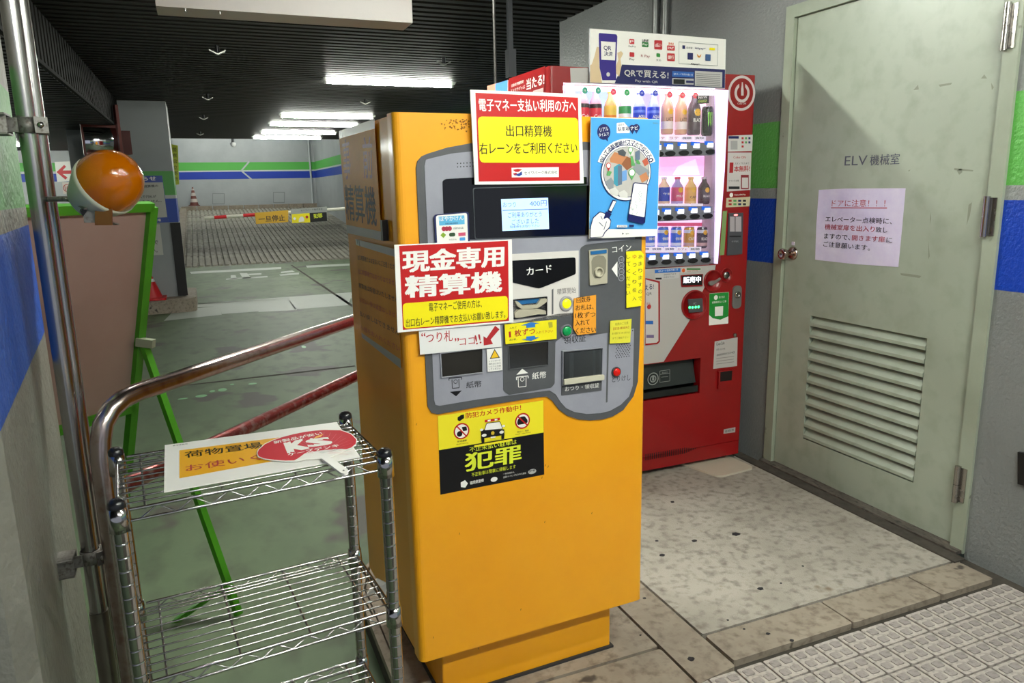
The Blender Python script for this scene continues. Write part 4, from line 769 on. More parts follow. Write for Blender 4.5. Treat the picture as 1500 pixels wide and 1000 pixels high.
# price cards and round hot/cold tags
def card(px, py0, py1, m, tx=''):
    s = Sheet(VF, d=-.050); s.base([(px-9, py0), (px+9, py0+.3), (px+8.8, py1), (px-9.2, py1)], mat('#f0e6f6', .4, 0, .35), .001)
    if tx: s.text(tx, (px-7, py1-2.5), (px+6.5, py1-2.8), 3.4, m, .02)
    s.build('price_card', vm)
for i, px in enumerate((976.8, 996.8, 1015.8, 1035)): card(px, 198, 205.5, (R2, R2, DK, DK)[i], ('ラテ', 'ラテ', '微糖', '爽快')[i])
for i, px in enumerate((972, 991.6, 1010.9, 1030.4)): card(px, 298, 303, DK)
for i, px in enumerate((953, 971, 990, 1008.8, 1027.7)): card(px, 362, 370, (NAVY, NAVY, NAVY, R2, DK)[i], ('微糖', '微糖', '微糖', 'カフェ', '無糖')[i])
for px, py, cc in ((859, 131, '#2f9c78'), (878.5, 131, '#2f9c78'), (901, 133, '#d8304c'), (921, 134, '#2aa050'), (943, 135, '#2438b0'), (963, 135, '#2438b0'), (984, 137, '#e04050'), (1003, 138, '#e04050'), (1022, 138.5, '#e04050')):
    px += 3; s = Sheet(VF, d=-.030); c = VF.m(px, py); s.prism(VF, circ(c, .0135, 16), -.032, -.030, mat(cc, .4, 0, .3)); s.d = -.030; s.text('冷', (px-1.8, py+1.8), (px+1.8, py+1.7), 3.4, WHT, .0); s.build('round_tag', vm)
s = Sheet(VF, d=-.03); s.base([(1026.5, 139), (1044.5, 138), (1044.5, 150), (1026.5, 151.5)], BLK, .001); s.text('NEW', (1029, 143.5), (1042, 142.5), 3.5, WHT, .02); s.text('ENERGY', (1029, 149.5), (1042, 148.5), 3.8, mat('#c8e070', .4), .02); s.build('flavor_tag', vm)
# front print and fittings
s = Sheet(VF, .0004, .0002)
s.poly([(836, 393), (944, 394), (1048.5, 388), (1047, 396), (1032, 420), (1012, 466), (972, 529.5), (946, 533), (850, 536), (850, 400)], M_gw); s.build('front_print', vd); s = Sheet(VF, .0004, .0002); s.poly([(835, 99.5), (862, 99.5), (1058, 108), (1060, 130), (862.5, 122), (836, 121)], M_gw)
s.build('front_print', vd)
s = Sheet(VF, d=.0012); s.base([(1065.5, 100), (1108, 104), (1107, 160), (1065, 160)], M_red, .0004) if False else None
s.d = .0006; s.disc(1086.3, 136.5, 19.8, mat('#cfc3c2', .4), n=40); s.disc(1086.3, 136.5, 16.8, mat('#8a070b', .35), n=40); s.disc(1086.8, 136, 11, mat('#cfc3c2', .4), n=32); s.disc(1086.8, 136, 7.6, mat('#8a070b', .35), n=32); s.poly([(1082.5, 121), (1091.5, 121), (1091, 138), (1083, 138)], mat('#8a070b', .35)); s.poly([(1085.4, 140), (1085.4, 131), (1086.2, 124), (1086.3, 120.5), (1088, 120.5), (1088.2, 124), (1089, 131), (1089, 140)], mat('#cfc3c2', .4)); s.text('Coke ON', (1080, 153), (1092.5, 153), 2.8, mat('#cfc3c2', .4), .02); s.build('emblem', vd)
def stick(pts, m, name='sticker', d=.0008, th=.0004, r=0): s = Sheet(VF, d=d); s.base(pts, m, th, r); return s
s = stick([(1066.6, 198.8), (1102.5, 197.3), (1101.6, 221), (1066, 222)], mat('#cfccc9', .4)); s.quad(1067, 199.3, 1082, 203, NAVY)
for i in range(7): s.quad(1086+5*(i % 3), 201+6*(i//3), 1089+5*(i % 3), 204+6*(i//3), (R2, GRN, NAVY)[i % 3], same=i > 0)
s.quad(1070, 206, 1080, 219, mat('#a9a6a6', .5)); s.build('payment_sticker', vd)
s = stick([(1066, 223.4), (1100.4, 223.4), (1099, 278), (1064.5, 280.5)], mat('#cdc6c4', .4)); s.text('1', (1068, 253), (1073.5, 253), 15, R2, .03); s.text('本無料!', (1075, 252), (1098, 251), 9, R2, .03); s.text('スタンプをためて', (1076, 241), (1097, 240.5), 3, DK); s.text('Coke ON', (1074, 232), (1092, 232), 3.4, R2, .01); s.quad(1085, 256, 1096.5, 277, mat('#8c2a34', .5)); s.quad(1086.5, 260, 1095.5, 275, mat('#cfc8c6', .5)); s.text('アプリでお得', (1067, 267), (1082, 266), 3, DK); s.quad(1067, 273, 1083, 277, DK); s.build('free_drink_sticker', vd)
s = stick([(1064.5, 282.5), (1098, 281.5), (1097.5, 287.5), (1064, 289)], M_red); s.disc(1071, 285.5, 2.6, WHT); s.text('Coke ON Pay', (1075.5, 287), (1092, 286.5), 2.8, WHT, .02); s.build('pay_sticker', vd)
s = stick([(1064, 290), (1099, 288), (1097.7, 302), (1063, 303.6)], mat('#c9bf9e', .4))
for i in range(8): s.quad(1067+7*(i % 4), 292.5+5*(i//4), 1071.5+7*(i % 4), 295.5+5*(i//4), (R2, GRN, NAVY, DK)[i % 4], same=i > 0)
s.build('logo_sticker', vd)
s = stick([(1066.6, 312), (1087.5, 311.5), (1086, 372), (1064, 373.8)], mat('#4a4b50', .35), 'bill', .0008, .006, .002); s.quad(1068, 317, 1084.5, 339, mat('#b0a8ac', .3)); s.quad(1075, 317, 1076, 339, DK); s.disc(1076.5, 314.6, 3, mat('#ff8a8a', .3, 0, 2), 1.4); s.quad(1067, 345, 1084, 347, BLK); s.text('千円札', (1070, 355), (1081, 354.5), 2.6, LGREY); s.build('bill_validator', vd)
s = stick([(1058.7, 309), (1065, 308.5), (1060.6, 373), (1054, 374)], mat('#7e9a5c', .4)); s.build('green_label', vd)
def ringpart(px, py, r, name, depth=.012, m=M_red):
    c = VF.m(px, py); e = VF.m(px+r, py)[0]-c[0]; o = VF.P(*c, 0); b = MB(); b.lathe(o, [(e, 0), (e, depth*.8), (e*.95, depth), (e*.90, depth*.8), (e*.88, .002), (0, .002)], m, 32, VF.N); return b.build(name, vd)
rr = ringpart(1016, 446, 18, 'reader_housing'); s = Sheet(VF, d=.002); s.base([(1006.7, 438), (1027.5, 436.5), (1027.5, 456), (1008, 457.5)], mat('#4a484c', .35), .008, .002); s.text('IC', (1014, 445.5), (1018, 445.3), 3, LGREY)
for x, y in ((1008.3, 449.7), (1012.6, 449.7), (1017.2, 449.2), (1021.3, 448.9)): s.disc(x, y, 1.6, mat('#43f08a', .3, 0, 3))
s.build('card_reader', vd)
ringpart(1043.4, 411, 13, 'lever_housing', .010); s = Sheet(VF, d=.008); s.base([(1035.5, 413), (1039, 410.5), (1046, 410), (1052, 406), (1053.5, 408), (1047, 413), (1040, 417.5), (1036, 416.5)], mat('#7c7470', .35), .008, .002); s.build('return_lever', vd)
ringpart(1063.2, 402.6, 8.5, 'coin_housing', .008); c = VF.m(1063, 402.6); b = MB(); b.lathe(VF.P(*c, .002), [(.017, 0), (.017, .006), (0, .006)], STEEL, 20, VF.N); b.prism(VF, [(c[0]-.011, c[1]-.0015), (c[0]+.011, c[1]-.0015), (c[0]+.011, c[1]+.0015), (c[0]-.011, c[1]+.0015)], .0081, .0084, BLK); b.build('coin_slot', vd)
s = stick([(996.5, 403), (1029, 400.8), (1028.3, 419), (997.5, 420)], mat('#8a1216', .35), 'd', .001, .004, .003); s.poly([(998, 404), (1027.8, 402), (1027.3, 417), (998.6, 417.8)], BLK, .001); s.text('販売中', (1000, 414.5), (1025.5, 413), 9, mat('#eef4ff', .3, 0, 2.2), .03); s.build('status_display', vd)
s = stick([(1039, 429.6), (1067.6, 427.4), (1066.5, 473.6), (1038.2, 476.4)], WHT, r=.003); s.poly([(1039, 429.9), (1067.3, 427.7), (1066.7, 463), (1055, 468), (1044, 466), (1038.5, 461)], mat('#1d8a34', .4)); s.disc(1048.4, 435.5, 2.8, WHT); s.text('電子決済', (1052.5, 437), (1061, 436.2), 3.4, WHT); s.text('自販機支払い工事', (1043, 444.5), (1063.5, 442.5), 3.2, WHT, .01); s.poly([(1047, 449), (1059, 448), (1058.5, 462), (1047, 463)], WHT); s.build('green_sticker', vd)
c = VF.m(1078.8, 434.8); b = MB(); b.prism(VF, rnd([(c[0]-.027, c[1]-.056), (c[0]+.027, c[1]-.056), (c[0]+.027, c[1]+.056), (c[0]-.027, c[1]+.056)], .024, 6), 0, .005, mat('#8a8887', .35, .6)); b.lathe(VF.P(c[0], c[1]+.012, .005), [(.016, 0), (.016, .006), (.007, .008), (.007, .004), (0, .004)], STEEL, 18, VF.N); b.build('door_lock', vd)
s = stick([(1046.8, 500), (1080.4, 493.6), (1079.4, 535.8), (1044.5, 540)], mat('#bdb8b4', .4)); s.text('Coca-Cola', (1049, 506), (1061, 504), 4.5, DK, .02); s.text('お問い合わせ先', (1049, 513.5), (1062, 512), 3, DK); s.text('0000015742', (1049.5, 521.5), (1076, 517), 3, DK, .01)
for y in (525, 529, 533): s.line((1049, y), (1075, y-3.4), .8, mat('#8e8a88', .5), same=True)
s.build('contact_sticker', vd)
s = stick([(1060.2, 628.6), (1077, 625.4), (1076.5, 632.7), (1059.6, 635)], mat('#b9b0ae', .4)); s.text('00 45178', (1062, 633.4), (1074.5, 630.7), 3.2, DK, .02); s.build('number_sticker', vd)
c = VF.m(1075.6, 490.4); b = MB(); b.lathe(VF.P(*c), [(.009, 0), (.009, .010), (.005, .012), (0, .012)], STEEL, 14, VF.N); b.build('service_lock', vd)
s = stick([(1051, 543), (1072.4, 540), (1070.8, 567), (1050, 569.4)], M_red, 'c', .0002, .012, .004); s.poly([(1053, 544), (1070.5, 541.7), (1069.5, 556), (1052.5, 558)], mat('#180c0c', .4), .003); s.build('change_cup', vd)
s = stick([(945, 407), (966, 411.5), (966, 500), (962.5, 503.5), (945, 505.5)], mat('#a0141a', .35), 'p', .0012, .003); s.poly([(945, 409), (963.5, 414), (963.8, 499), (961, 501.5), (945, 503)], mat('#cfcac8', .35)); s.text('える!', (944, 425), (957, 423), 8, PN, .03); s.text('QR', (946, 433), (954, 432), 4.5, DK); s.disc(950, 449, 3, R2); s.text('支払', (946, 446), (952, 445.5), 3.4, R2); s.quad(945, 469.5, 956, 474.5, mat('#2a6cc0', .4)); s.quad(946, 490, 957, 494.5, mat('#7a6a94', .4)); s.build('qr_notice', vd)
s = stick([(959, 395), (996.5, 392.5), (996.5, 398), (959, 400)], mat('#2a6cc0', .4)); s.text('QRコード決済の使い方', (964, 398.5), (993, 396.3), 3.2, WHT, .0); s.build('usage_sticker', vd)
s = stick([(959.5, 401), (995, 398.5), (994, 407), (970, 409), (969, 411), (959.5, 411.5)], mat('#c4c2c2', .4)); s.quad(960, 406.5, 969, 409.2, BLK); s.text('決済完了まで', (972, 403.5), (990, 402.3), 2.6, DK); s.text('お待ち下さい', (972, 407.3), (988, 406.3), 2.6, DK); s.build('usage_sticker', vd)
s = stick([(998.5, 393.5), (1027, 391.5), (1027, 396), (998.5, 400)], mat('#c9c5bd', .4)); s.disc(1001, 396, 2.4, mat('#e0642a', .4)); s.quad(1005.5, 392.8, 1026, 395, mat('#3a7a3c', .4)); s.text('Coke ON Pay', (1006, 398.6), (1022, 397.4), 2.6, R2); s.build('usage_sticker', vd)
# delivery slot
part('delivery_recess', vm, lambda b: (b.box((sx0, VY+.16, sz0), (sx1, VY+.165, sz1), BLK), b.box((sx0, VY+.05, sz0-.004), (sx1, VY+.16, sz0), BLK), b.box((sx0, VY+.05, sz1), (sx1, VY+.16, sz1+.004), BLK), b.box((sx1, VY+.05, sz0), (sx1+.004, VY+.16, sz1), BLK), b.box((sx0-.004, VY+.05, sz0), (sx0, VY+.16, sz1), BLK)))
M_flap = mat('#2f3434', .22); b = MB(); b.boxf((sx0+.01, VY+.02, sz0+.050), (sx1-sx0-.02, 0, 0), (0, .006, 0), (0, .035, sz1-sz0-.056), M_flap); b.box((sx0+.008, VY+.004, sz0+.008), (sx1-.008, VY+.016, sz0+.038), mat('#1b1e1e', .3)); fp = b.build('delivery_flap', vm)
FPl = Pl((VX0, VY+.017, 0), (1, 0, 0), (0, 0, 1)); s = Sheet(FPl, .0005, .002); LG2 = mat('#8d9290', .4); s.ring(956.2, 554.5, 8, 1.2, LG2); s.ring(956.2, 554.5, 4.6, 1.4, LG2); s.poly([(955, 550), (957.4, 550), (957.8, 557), (954.6, 557)], LG2)
for a, c2 in (((966, 543), (980.5, 541)), ((966, 543), (966, 559.5)), ((980.5, 541), (980.5, 557.5)), ((966, 559.5), (980.5, 557.5)), ((966, 548), (980.5, 546)), ((968, 552), (978, 551))): s.line(a, c2, .5, LG2, same=True)
s.text('取出口', (969, 547), (977.5, 545.8), 2.6, LG2); s.build('flap_print', fp)
for i in range(24):
    x = 946+3.15*i; c = VF.m(x, 669.5-(x-946)*.175); b = MB(); hh = .016*(1 if i < 19 else (24-i)/6); b.prism(VF, rnd([(c[0]-.0025, c[1]-hh), (c[0]+.0025, c[1]-hh), (c[0]+.0025, c[1]+hh), (c[0]-.0025, c[1]+hh)], .002, 2), .0001, .0006, BLK); b.build('vent_slot', vd)
for i in range(18):
    x = 1.42+.024*i; c = (x-VX0, VF.m(946, 669.5)[1]); b = MB(); b.prism(VF, rnd([(c[0]-.0025, c[1]-.016), (c[0]+.0025, c[1]-.016), (c[0]+.0025, c[1]+.016), (c[0]-.0025, c[1]+.016)], .002, 2), .0001, .0006, BLK); b.build('vent_slot', vd)
# red side poster on the left flank
s = Sheet(VL, .0005, .0008); s.base([(714, 126), (745, 117), (745, 190), (714, 190)], mat('#d88f78', .4), .0006); s.d -= .0003; s.poly([(726, 123), (744, 117), (744, 140), (726, 142)], mat('#4c8ad0', .4)); s.poly([(746, 115), (799, 97), (798, 190), (746, 190)], M_red); s.text('当たる!', (772, 132.5), (798, 124), 1, WHT, .04, tl=(772, 116)); s.text('自動販売機限定', (750, 128), (768, 121.5), 1, WHT, .0, tl=(750, 123.5)); s.text('スマホでグッズ', (749, 136), (770, 129.5), 1, WHT, .02, tl=(749, 131)); s.poly([(782, 133), (797, 128.5), (797, 150), (782, 150)], mat('#c9b4b0', .4)); s.build('side_poster', vm)
# QR payment board standing on the front top edge
VQ = Pl((VX0, VY-.012, 0), (1, 0, 0), (0, 0, 1)); s = Sheet(VQ, .00012, 0); s.base([(863, 42.4), (1061.3, 58), (1059.8, 130), (862.5, 121)], WHT, .010, side=mat('#8d8d90', .5))
s.poly([(909.5, 95), (1060, 102.3), (1059.6, 129.5), (898.5, 122.8)], PN); SKN = mat('#dcc29a', .45)
s.poly([(865, 95), (869, 83), (872.5, 69), (876, 70), (876, 96), (880, 122), (862.8, 121.2), (862.8, 96)], SKN); s.poly([(904, 88), (902.5, 78), (908, 75.5), (911, 79), (907, 87), (908.5, 97), (905, 113), (901, 108), (900.5, 97)], SKN)
s.poly([(875.8, 49), (901, 51), (902.5, 54), (900.5, 97), (901, 118), (880.5, 118), (876.5, 100), (875.2, 52)], mat('#2a1280', .4), .002); s.poly([(878.5, 61), (900, 62.5), (899, 89), (879, 88)], WHT, .001); s.text('QR', (882.3, 74.8), (893.5, 75.5), 7.5, PN, .03); s.text('決済', (883, 82.5), (895.5, 83.2), 7, PN, .03); s.disc(889, 109.5, 2.6, LG)
for x, y, w_, h_, cc, tx, tc in ((923.5, 61.5, 3.6, 4, '#c8323a', 'P', WHT), (943, 66, 4.8, 4, '#2f7a3a', 'Pay', WHT), (962, 66.5, 5.8, 7, '#b8282c', 'd払い', WHT), (980.5, 71, 5.6, 4, '#c8323a', 'PAY', WHT), (923.5, 80.5, 3.4, 3.6, '#c0282f', '', WHT), (962, 81.5, 2.8, 3, '#2f8a3a', '', WHT), (980.5, 84.5, 5.6, 6, '#c0282f', '銀行', WHT)):
    s.poly([(x-w_, y-h_), (x+w_, y-h_+.6), (x+w_, y+h_), (x-w_, y+h_-.6)], mat(cc, .4), .004)
    if tx: s.text(tx, (x-w_*.75, y+h_*.45), (x+w_*.75, y+h_*.5), h_*.9, tc, .02)
s.text('PayPay', (918.5, 70), (929, 70.7), 2.8, DK); s.text('LINE', (938.3, 61.7), (947.8, 62.2), 3.6, BLK, .03); s.text('au', (976.5, 66), (984, 66.4), 3, mat('#e06030', .4), .02); s.text('Pay', (920, 89.5), (927, 90), 3.6, DK, .01); s.text('R Pay', (936.5, 85.5), (949.5, 86.2), 5, mat('#a03438', .4), .0); s.text('支払', (958.5, 90), (966, 90.4), 3, DK)
for a, c2 in (((992, 62), (1049, 66.5)), ((1049, 66.5), (1048.5, 97)), ((1048.5, 97), (992, 94)), ((992, 94), (992, 62))): s.line(a, c2, .5, LG2, same=True)
s.poly([(997, 67), (1001, 67.3), (1001, 72.5), (997, 72.3)], NAVY); s.text('支付宝', (1002.5, 72.2), (1011.5, 72.7), 3.4, DK); s.text('Alipay+', (1015, 73.5), (1031, 74.3), 3.8, NAVY, .01); s.poly([(1036.5, 70.5), (1044.5, 71), (1044.5, 74.5), (1036.5, 74)], YEL); s.poly([(1004.5, 78), (1012.5, 78.5), (1012.3, 88.2), (1004.5, 87.7)], NAVY, .002); s.poly([(1018, 79.5), (1021.3, 83), (1024.6, 79.8), (1023.5, 84), (1021.3, 85.5), (1019, 84)], mat('#d98a2a', .4)); s.poly([(1030.5, 80), (1038.3, 80.5), (1038, 90), (1030.3, 89.5)], mat('#3c5a8c', .4), .003); s.text('Alipay+', (1009, 96), (1022, 96.5), 3.2, DK, .02)
s.text('QRで買える!', (912, 113), (976.5, 117), 11.5, LG, .03, tl=(912, 101.5)); s.text('Pay with QR', (928, 121.5), (961, 123.5), 4.4, LG, .01)
s.poly([(982, 104.8), (1013.5, 106.2), (1013.3, 114), (981.8, 113)], mat('#2a60b0', .4)); s.text('QRコード決済の使い方', (984, 110.5), (1012, 112), 3.2, WHT); s.poly([(982, 115), (1013.3, 116), (1013.2, 124.8), (981.8, 124)], mat('#bdbab8', .4)); s.poly([(1015, 104.5), (1055, 106.5), (1054.7, 128.5), (1014.8, 126.2)], mat('#bdbab8', .4)); s.poly([(983.5, 116.5), (1000, 117), (1000, 124), (983.5, 123.5)], BLK); s.poly([(1002, 118.5), (1013, 119), (1013, 122.5), (1002, 122)], NAVY, .003)
for i in range(7): s.line((1017, 108.5+2.7*i), (1052, 110.3+2.7*i), .7, mat('#77767a', .5), same=True)
s.build('qr_payment_board', label='white and navy payment signboard standing on top of the red vending machine', cat='signboard')
# white mat under the right front foot
b = MB(); b.prism(FL0, rnd([(2.10, 2.99), (2.385, 2.99), (2.405, 2.735), (2.175, 2.715)], .035, 5), .0005, .010, mat('#c9bfac', .5)); b.build('floor_mat', label='cream rounded plate on the floor under the vending machine foot', cat='plate')
# ================================================================ WIRE RACK
PC = [V3((-.176, 1.327, DRV)), V3((.290, 1.376, DRV)), V3((.264, 1.660, DRV)), V3((-.203, 1.618, DRV))]     # front left, front right, back right, back left
rk = thing('wire_rack', sum(PC, V3((0, 0, 0)))/4, 'chrome wire shelving rack with ringed posts in front of the handrail', 'rack')
def post(c):
    pr = []; z = .004; R0 = .0127
    while z < .862-DRV-.02: pr += [(R0, z), (R0, z+.0012), (R0, z+.0215), (R0, z+.0227), (R0-.0009, z+.0232), (R0-.0009, z+.0243)]; z += .025
    b = MB(); b.lathe(c, [(0, 0), (.011, 0), (.011, .004)]+pr+[(R0, z), (R0, .868-DRV)], CHROME, 18); p = b.build('post', rk)
    b = MB(); b.lathe(c+V3((0, 0, -DRV)), [(R0+.0012, .866), (R0+.0022, .872), (R0+.001, .880), (.008, .885), (0, .886)], mat('#17171a', .25), 18); b.build('post_cap', p)
    b = MB(); b.lathe(c, [(0, -.001), (.017, 0), (.017, .006), (.009, .010)], mat('#17171a', .5), 14); b.build('foot', p)
for c in PC: post(c)
def shelf(z, h=.020):
    b = MB(); sh = None; K = .0032; z -= DRV; up = V3((0, 0, z)); lo = V3((0, 0, z-h))
    for i in range(4):
        a, c = PC[i], PC[(i+1) % 4]; d = (c-a).normalized()*.018; A, B_ = a+d, c-d
        b.tube([A+up, B_+up], K, CHROME, 8); b.tube([A+lo, B_+lo], K*.9, CHROME, 8)
        n = 15 if i % 2 == 0 else 9; pts = []
        for k in range(n): p = A+(B_-A)*((k+.5)/n); pts.append(p+(up if k % 2 else lo))
        b.tube(pts, .0018, CHROME, 6)
    sh = b.build('shelf', rk)
    for c in PC: b = MB(); b.lathe(c, [(.0127, z-.034), (.0165, z-.034), (.0150, z+.008), (.0127, z+.008)], CHROME, 18); b.build('collar', sh)
    n = 11
    for k in range(1, n):
        t = k/n; A = PC[0]+(PC[3]-PC[0])*t; B_ = PC[1]+(PC[2]-PC[1])*t; dz = V3((0, 0, z+.001)); b = MB(); b.tube([A+dz, B_+dz], .0019, CHROME, 8); b.build('shelf_wire', sh)
    for t in (.09, .36, .64, .91): A = PC[0]+(PC[1]-PC[0])*t; B_ = PC[3]+(PC[2]-PC[3])*t; dz = V3((0, 0, z-.0026)); b = MB(); b.tube([A+dz, B_+dz], .0022, CHROME, 8); b.build('cross_wire', sh)
shelf(.862); shelf(.535); shelf(.249)
# placard and fan lying on the top shelf
TS = Pl((0, 0, .8665), (1, 0, 0), (0, 1, 0)); s = Sheet(TS, .0003, 0); YO = mat('#f3b21e', .35)
s.base([(241.5, 653), (493, 619), (527.5, 670), (240.4, 721.5)], WHT, .002); s.poly([(263, 661), (500, 630), (507, 657), (263, 702)], YO); R3 = mat('#b8323c', .4)
s.text('荷物置場', (271, 672.8), (386, 657), 1, BLK, .02, tl=(270, 663.5)); s.text('お使いください', (272, 693), (474, 660), 1, R3, .01, tl=(271.5, 683.5)); s.text('管理事務所', (253, 655.6), (275, 652.8), 1.8, DK)
s.build('shelf_placard', label='white and yellow luggage placard lying flat on the top rack shelf', cat='placard')
FT = Pl((0, 0, .8705), (1, 0, 0), (0, 1, 0)); s = Sheet(FT, .00008, 0); CR = mat('#c8102a', .55)
ol = [(376, 664.4), (378.2, 658.7), (387.5, 650.4), (400, 644.6), (412.7, 640), (430, 635.5), (446.7, 632.2), (462, 630.3), (476, 629.4), (499, 629.8), (514.8, 635.4), (523.2, 644), (522.2, 651), (515.2, 657), (508.4, 659.4), (493, 667), (480, 671.5), (462, 672.5), (448, 673), (436, 675.8), (417.3, 676.2), (401, 675), (387.5, 673.2), (378, 669.6)]
s.base(ol, mat('#f2efe9', .6), .0012); red = [(377.2, 664.4), (379.2, 659.2), (388.2, 651.2), (400, 645.6), (412.9, 641), (430, 636.5), (446.9, 633.2), (462, 631.2), (476, 630.4), (498.6, 630.8), (514, 636.2), (522, 644.4), (521, 650.6), (514.4, 656.2), (508, 658.4), (492, 658.2), (469, 660.4), (447, 664.4), (436.5, 672), (431, 675), (417.3, 675.1), (401.4, 674), (388, 672.3), (379, 669)]
s.poly(red, CR); RL = mat('#e0506a', .35)
for i in range(22):
    a = math.radians(205-11.2*i); s.line((470+12*math.cos(a), 662-6*math.sin(a)), (468+49*math.cos(a), 655-22*math.sin(a)), .45, RL, same=i > 0)
s.text('新製品が安い', (402, 651), (473, 636.5), 1, WHT, .04, tl=(400, 647)); s.text('K', (421, 664.8), (454, 657.5), 1, WHT, .12, tl=(415, 649.5)); s.text('S', (452, 656.3), (489, 651.3), 1, WHT, .12, tl=(446, 645)); s.text("'", (455, 647.5), (459, 646.8), 1, WHT, .06, tl=(454, 643)); s.poly([(459, 643.5), (463, 640), (474, 636.5), (470, 640.5)], YO); s.text('ケーズデンキ', (422.5, 669.5), (498, 655), 1, WHT, .04, tl=(420.5, 665))
for i in range(18): s.line((463+2.4*i, 661.7-.25*i), (472+.9*i, 665-.2*i), .25, LG2, same=i > 0)
fo = s.build('hand_fan', label='red and white round hand fan lying on the placard on the rack', cat='fan')
s = Sheet(Pl((0, 0, .8722), (1, 0, 0), (0, 1, 0)), .0003, 0); s.base([(470, 673), (476, 670.5), (484, 672), (510, 690), (510.5, 694.5), (505, 697), (500, 695.5)], WHT, .004, .004); s.disc(503.5, 692, 1.4, DK, 1); s.build('handle', fo)
# paper tag on the middle shelf
B4 = [az(552, 846, 1.66), az(566, 853, 1.58), az(565, 876, 1.57), az(537, 870, 1.64)]
b = MB(); nn = (B4[1]-B4[0]).cross(B4[3]-B4[0]).normalized(); vs = B4+[p+nn*.0006 for p in B4]; b.add(vs, [(0, 1, 2, 3), (7, 6, 5, 4), (0, 4, 5, 1), (1, 5, 6, 2), (2, 6, 7, 3), (3, 7, 4, 0)], WHT); b.build('paper_tag', label='small white paper tag tied at the right end of the middle shelf', cat='tag')
# ================================================================ HANDRAIL
M_rail = surf('brushed stainless tube', ('#b5a6a1', '#c0b3ae', '#a48a84'), rough=.24, metal=1., scale=5, bump=.05, bscale=40, stretch=(1, 1, 1)); M_rail_refl = surf('stainless tube with painted red reflection', ('#84403e', '#95524e', '#a98f8c'), rough=.28, metal=.85, scale=5, bump=.05, bscale=40)  # red reflection painted into the steel colour, strongest on the lower rail
hr = thing('handrail', (.25, 2.5, DRV), 'stainless tube handrail with two bars, running behind the rack towards the machine', 'handrail')
h0 = V3((-.189, 2.008, 0)); hd = V3((.657, .754, 0)); RR = .0235
def HL(t, z): return h0+hd*t+V3((0, 0, z))
pts = [HL(-.128, DRV), HL(-.128, .3), HL(-.128, .62), HL(-.127, .775), HL(-.121, .815), HL(-.108, .852), HL(-.082, .879), HL(-.045, .895), HL(.0, .9), HL(.5, .9), HL(1.0, .9), HL(1.52, .9), HL(1.60, .87), HL(1.62, .80), HL(1.62, 0)]
b = MB(); b.tube(pts, RR, M_rail, 24); b.build('top_rail', hr)
b = MB(); b.tube([HL(-.12, .683), HL(.55, .683), HL(1.61, .683)], RR*.86, M_rail_refl, 20); b.build('lower_rail', hr)
b = MB(); b.lathe(HL(-.128, DRV), [(.045, 0), (.05, .006), (.026, .01)], M_rail, 20); b.build('base_flange', hr); b = MB(); b.lathe(HL(1.62, 0), [(.05, 0), (.05, .006), (.026, .01)], M_rail, 20); b.build('base_flange', hr)
# ================================================================ PIPES AND CLAMPS AT THE LEFT WALL END
p1 = az(98.5, 580, 1.98); p1.z = 0; p2 = p1+V3((.012, .041, 0))
M_pipe = surf('stainless conduit', ('#a5a3a2', '#b7b5b3'), rough=.25, metal=1., scale=4, bump=.03)
zj = az(155, 940, 1.98).z
b = MB(); b.tube([p1+V3((0, 0, zj)), p1+V3((0, 0, CEIL))], .0190, M_pipe, 24); pp = b.build('conduit_pipe', label='front stainless conduit pipe clamped beside the left wall', cat='pipe')
b = MB(); b.tube([p1+V3((0, 0, DRV)), p1+V3((0, 0, zj+.09))], .0215, mat('#7b766d', .35, .8), 24); b.build('lower_sleeve', pp)
b = MB(); b.tube([p2+V3((0, 0, DRV)), p2+V3((0, 0, CEIL))], .0175, M_pipe, 24); b.build('conduit_pipe', label='second stainless conduit pipe hidden just behind the front one', cat='pipe')
M_galv = surf('galvanised bracket', ('#77736e', '#8c8985', '#5a534b'), rough=.5, metal=.7, scale=14)
def clamp(py, px, lab):
    z = az(px, py, 1.98).z; b = MB(); c = p1+V3((0, 0, z)); wdir = V3((-1, -.1, 0)).normalized()
    ch = MB(); w0 = c+wdir*.085+V3((0, -.02, 0))
    ch.boxf(w0+V3((0, -.03, -.022)), (.055, .012, 0), (0, .004, 0), (0, 0, .044), M_galv); ch.boxf(w0+V3((0, .03, -.022)), (.055, 0, 0), (0, .004, 0), (0, 0, .044), M_galv); ch.boxf(w0+V3((0, -.03, -.022)), (.055, .0, 0), (0, .06, 0), (0, 0, .004), M_galv); ch.boxf(w0+V3((0, -.03, .018)), (.055, .0, 0), (0, .06, 0), (0, 0, .004), M_galv)
    t = thing('pipe_clamp', c, lab, 'clamp'); o = ch.build('channel', t)
    b = MB(); b.lathe(c+V3((0, 0, -.017)), [(.0205, 0), (.0225, 0), (.0225, .034), (.0205, .034)], M_galv, 24); b.lathe(c+V3((.012, .041, -.017)), [(.019, 0), (.0212, 0), (.0212, .034), (.019, .034)], M_galv, 24); b.boxf(c+V3((.018, -.030, -.017)), (.024, .012, 0), (-.002, .004, 0), (0, 0, .034), M_galv); b.boxf(c+V3((-.05, -.024, -.015)), (.036, 0, 0), (0, .004, 0), (0, 0, .030), M_galv); b.build('strap', t)
    b = MB(); b.lathe(c+V3((.028, -.022, 0)), [(.007, 0), (.007, .006), (0, .007)], STEEL, 6, (.2, -1, 0)); b.build('bolt', t)
clamp(184, 42, 'upper galvanised clamp holding the conduit pipes to the left wall'); clamp(812, 140, 'lower galvanised clamp holding the conduit pipes to the left wall')
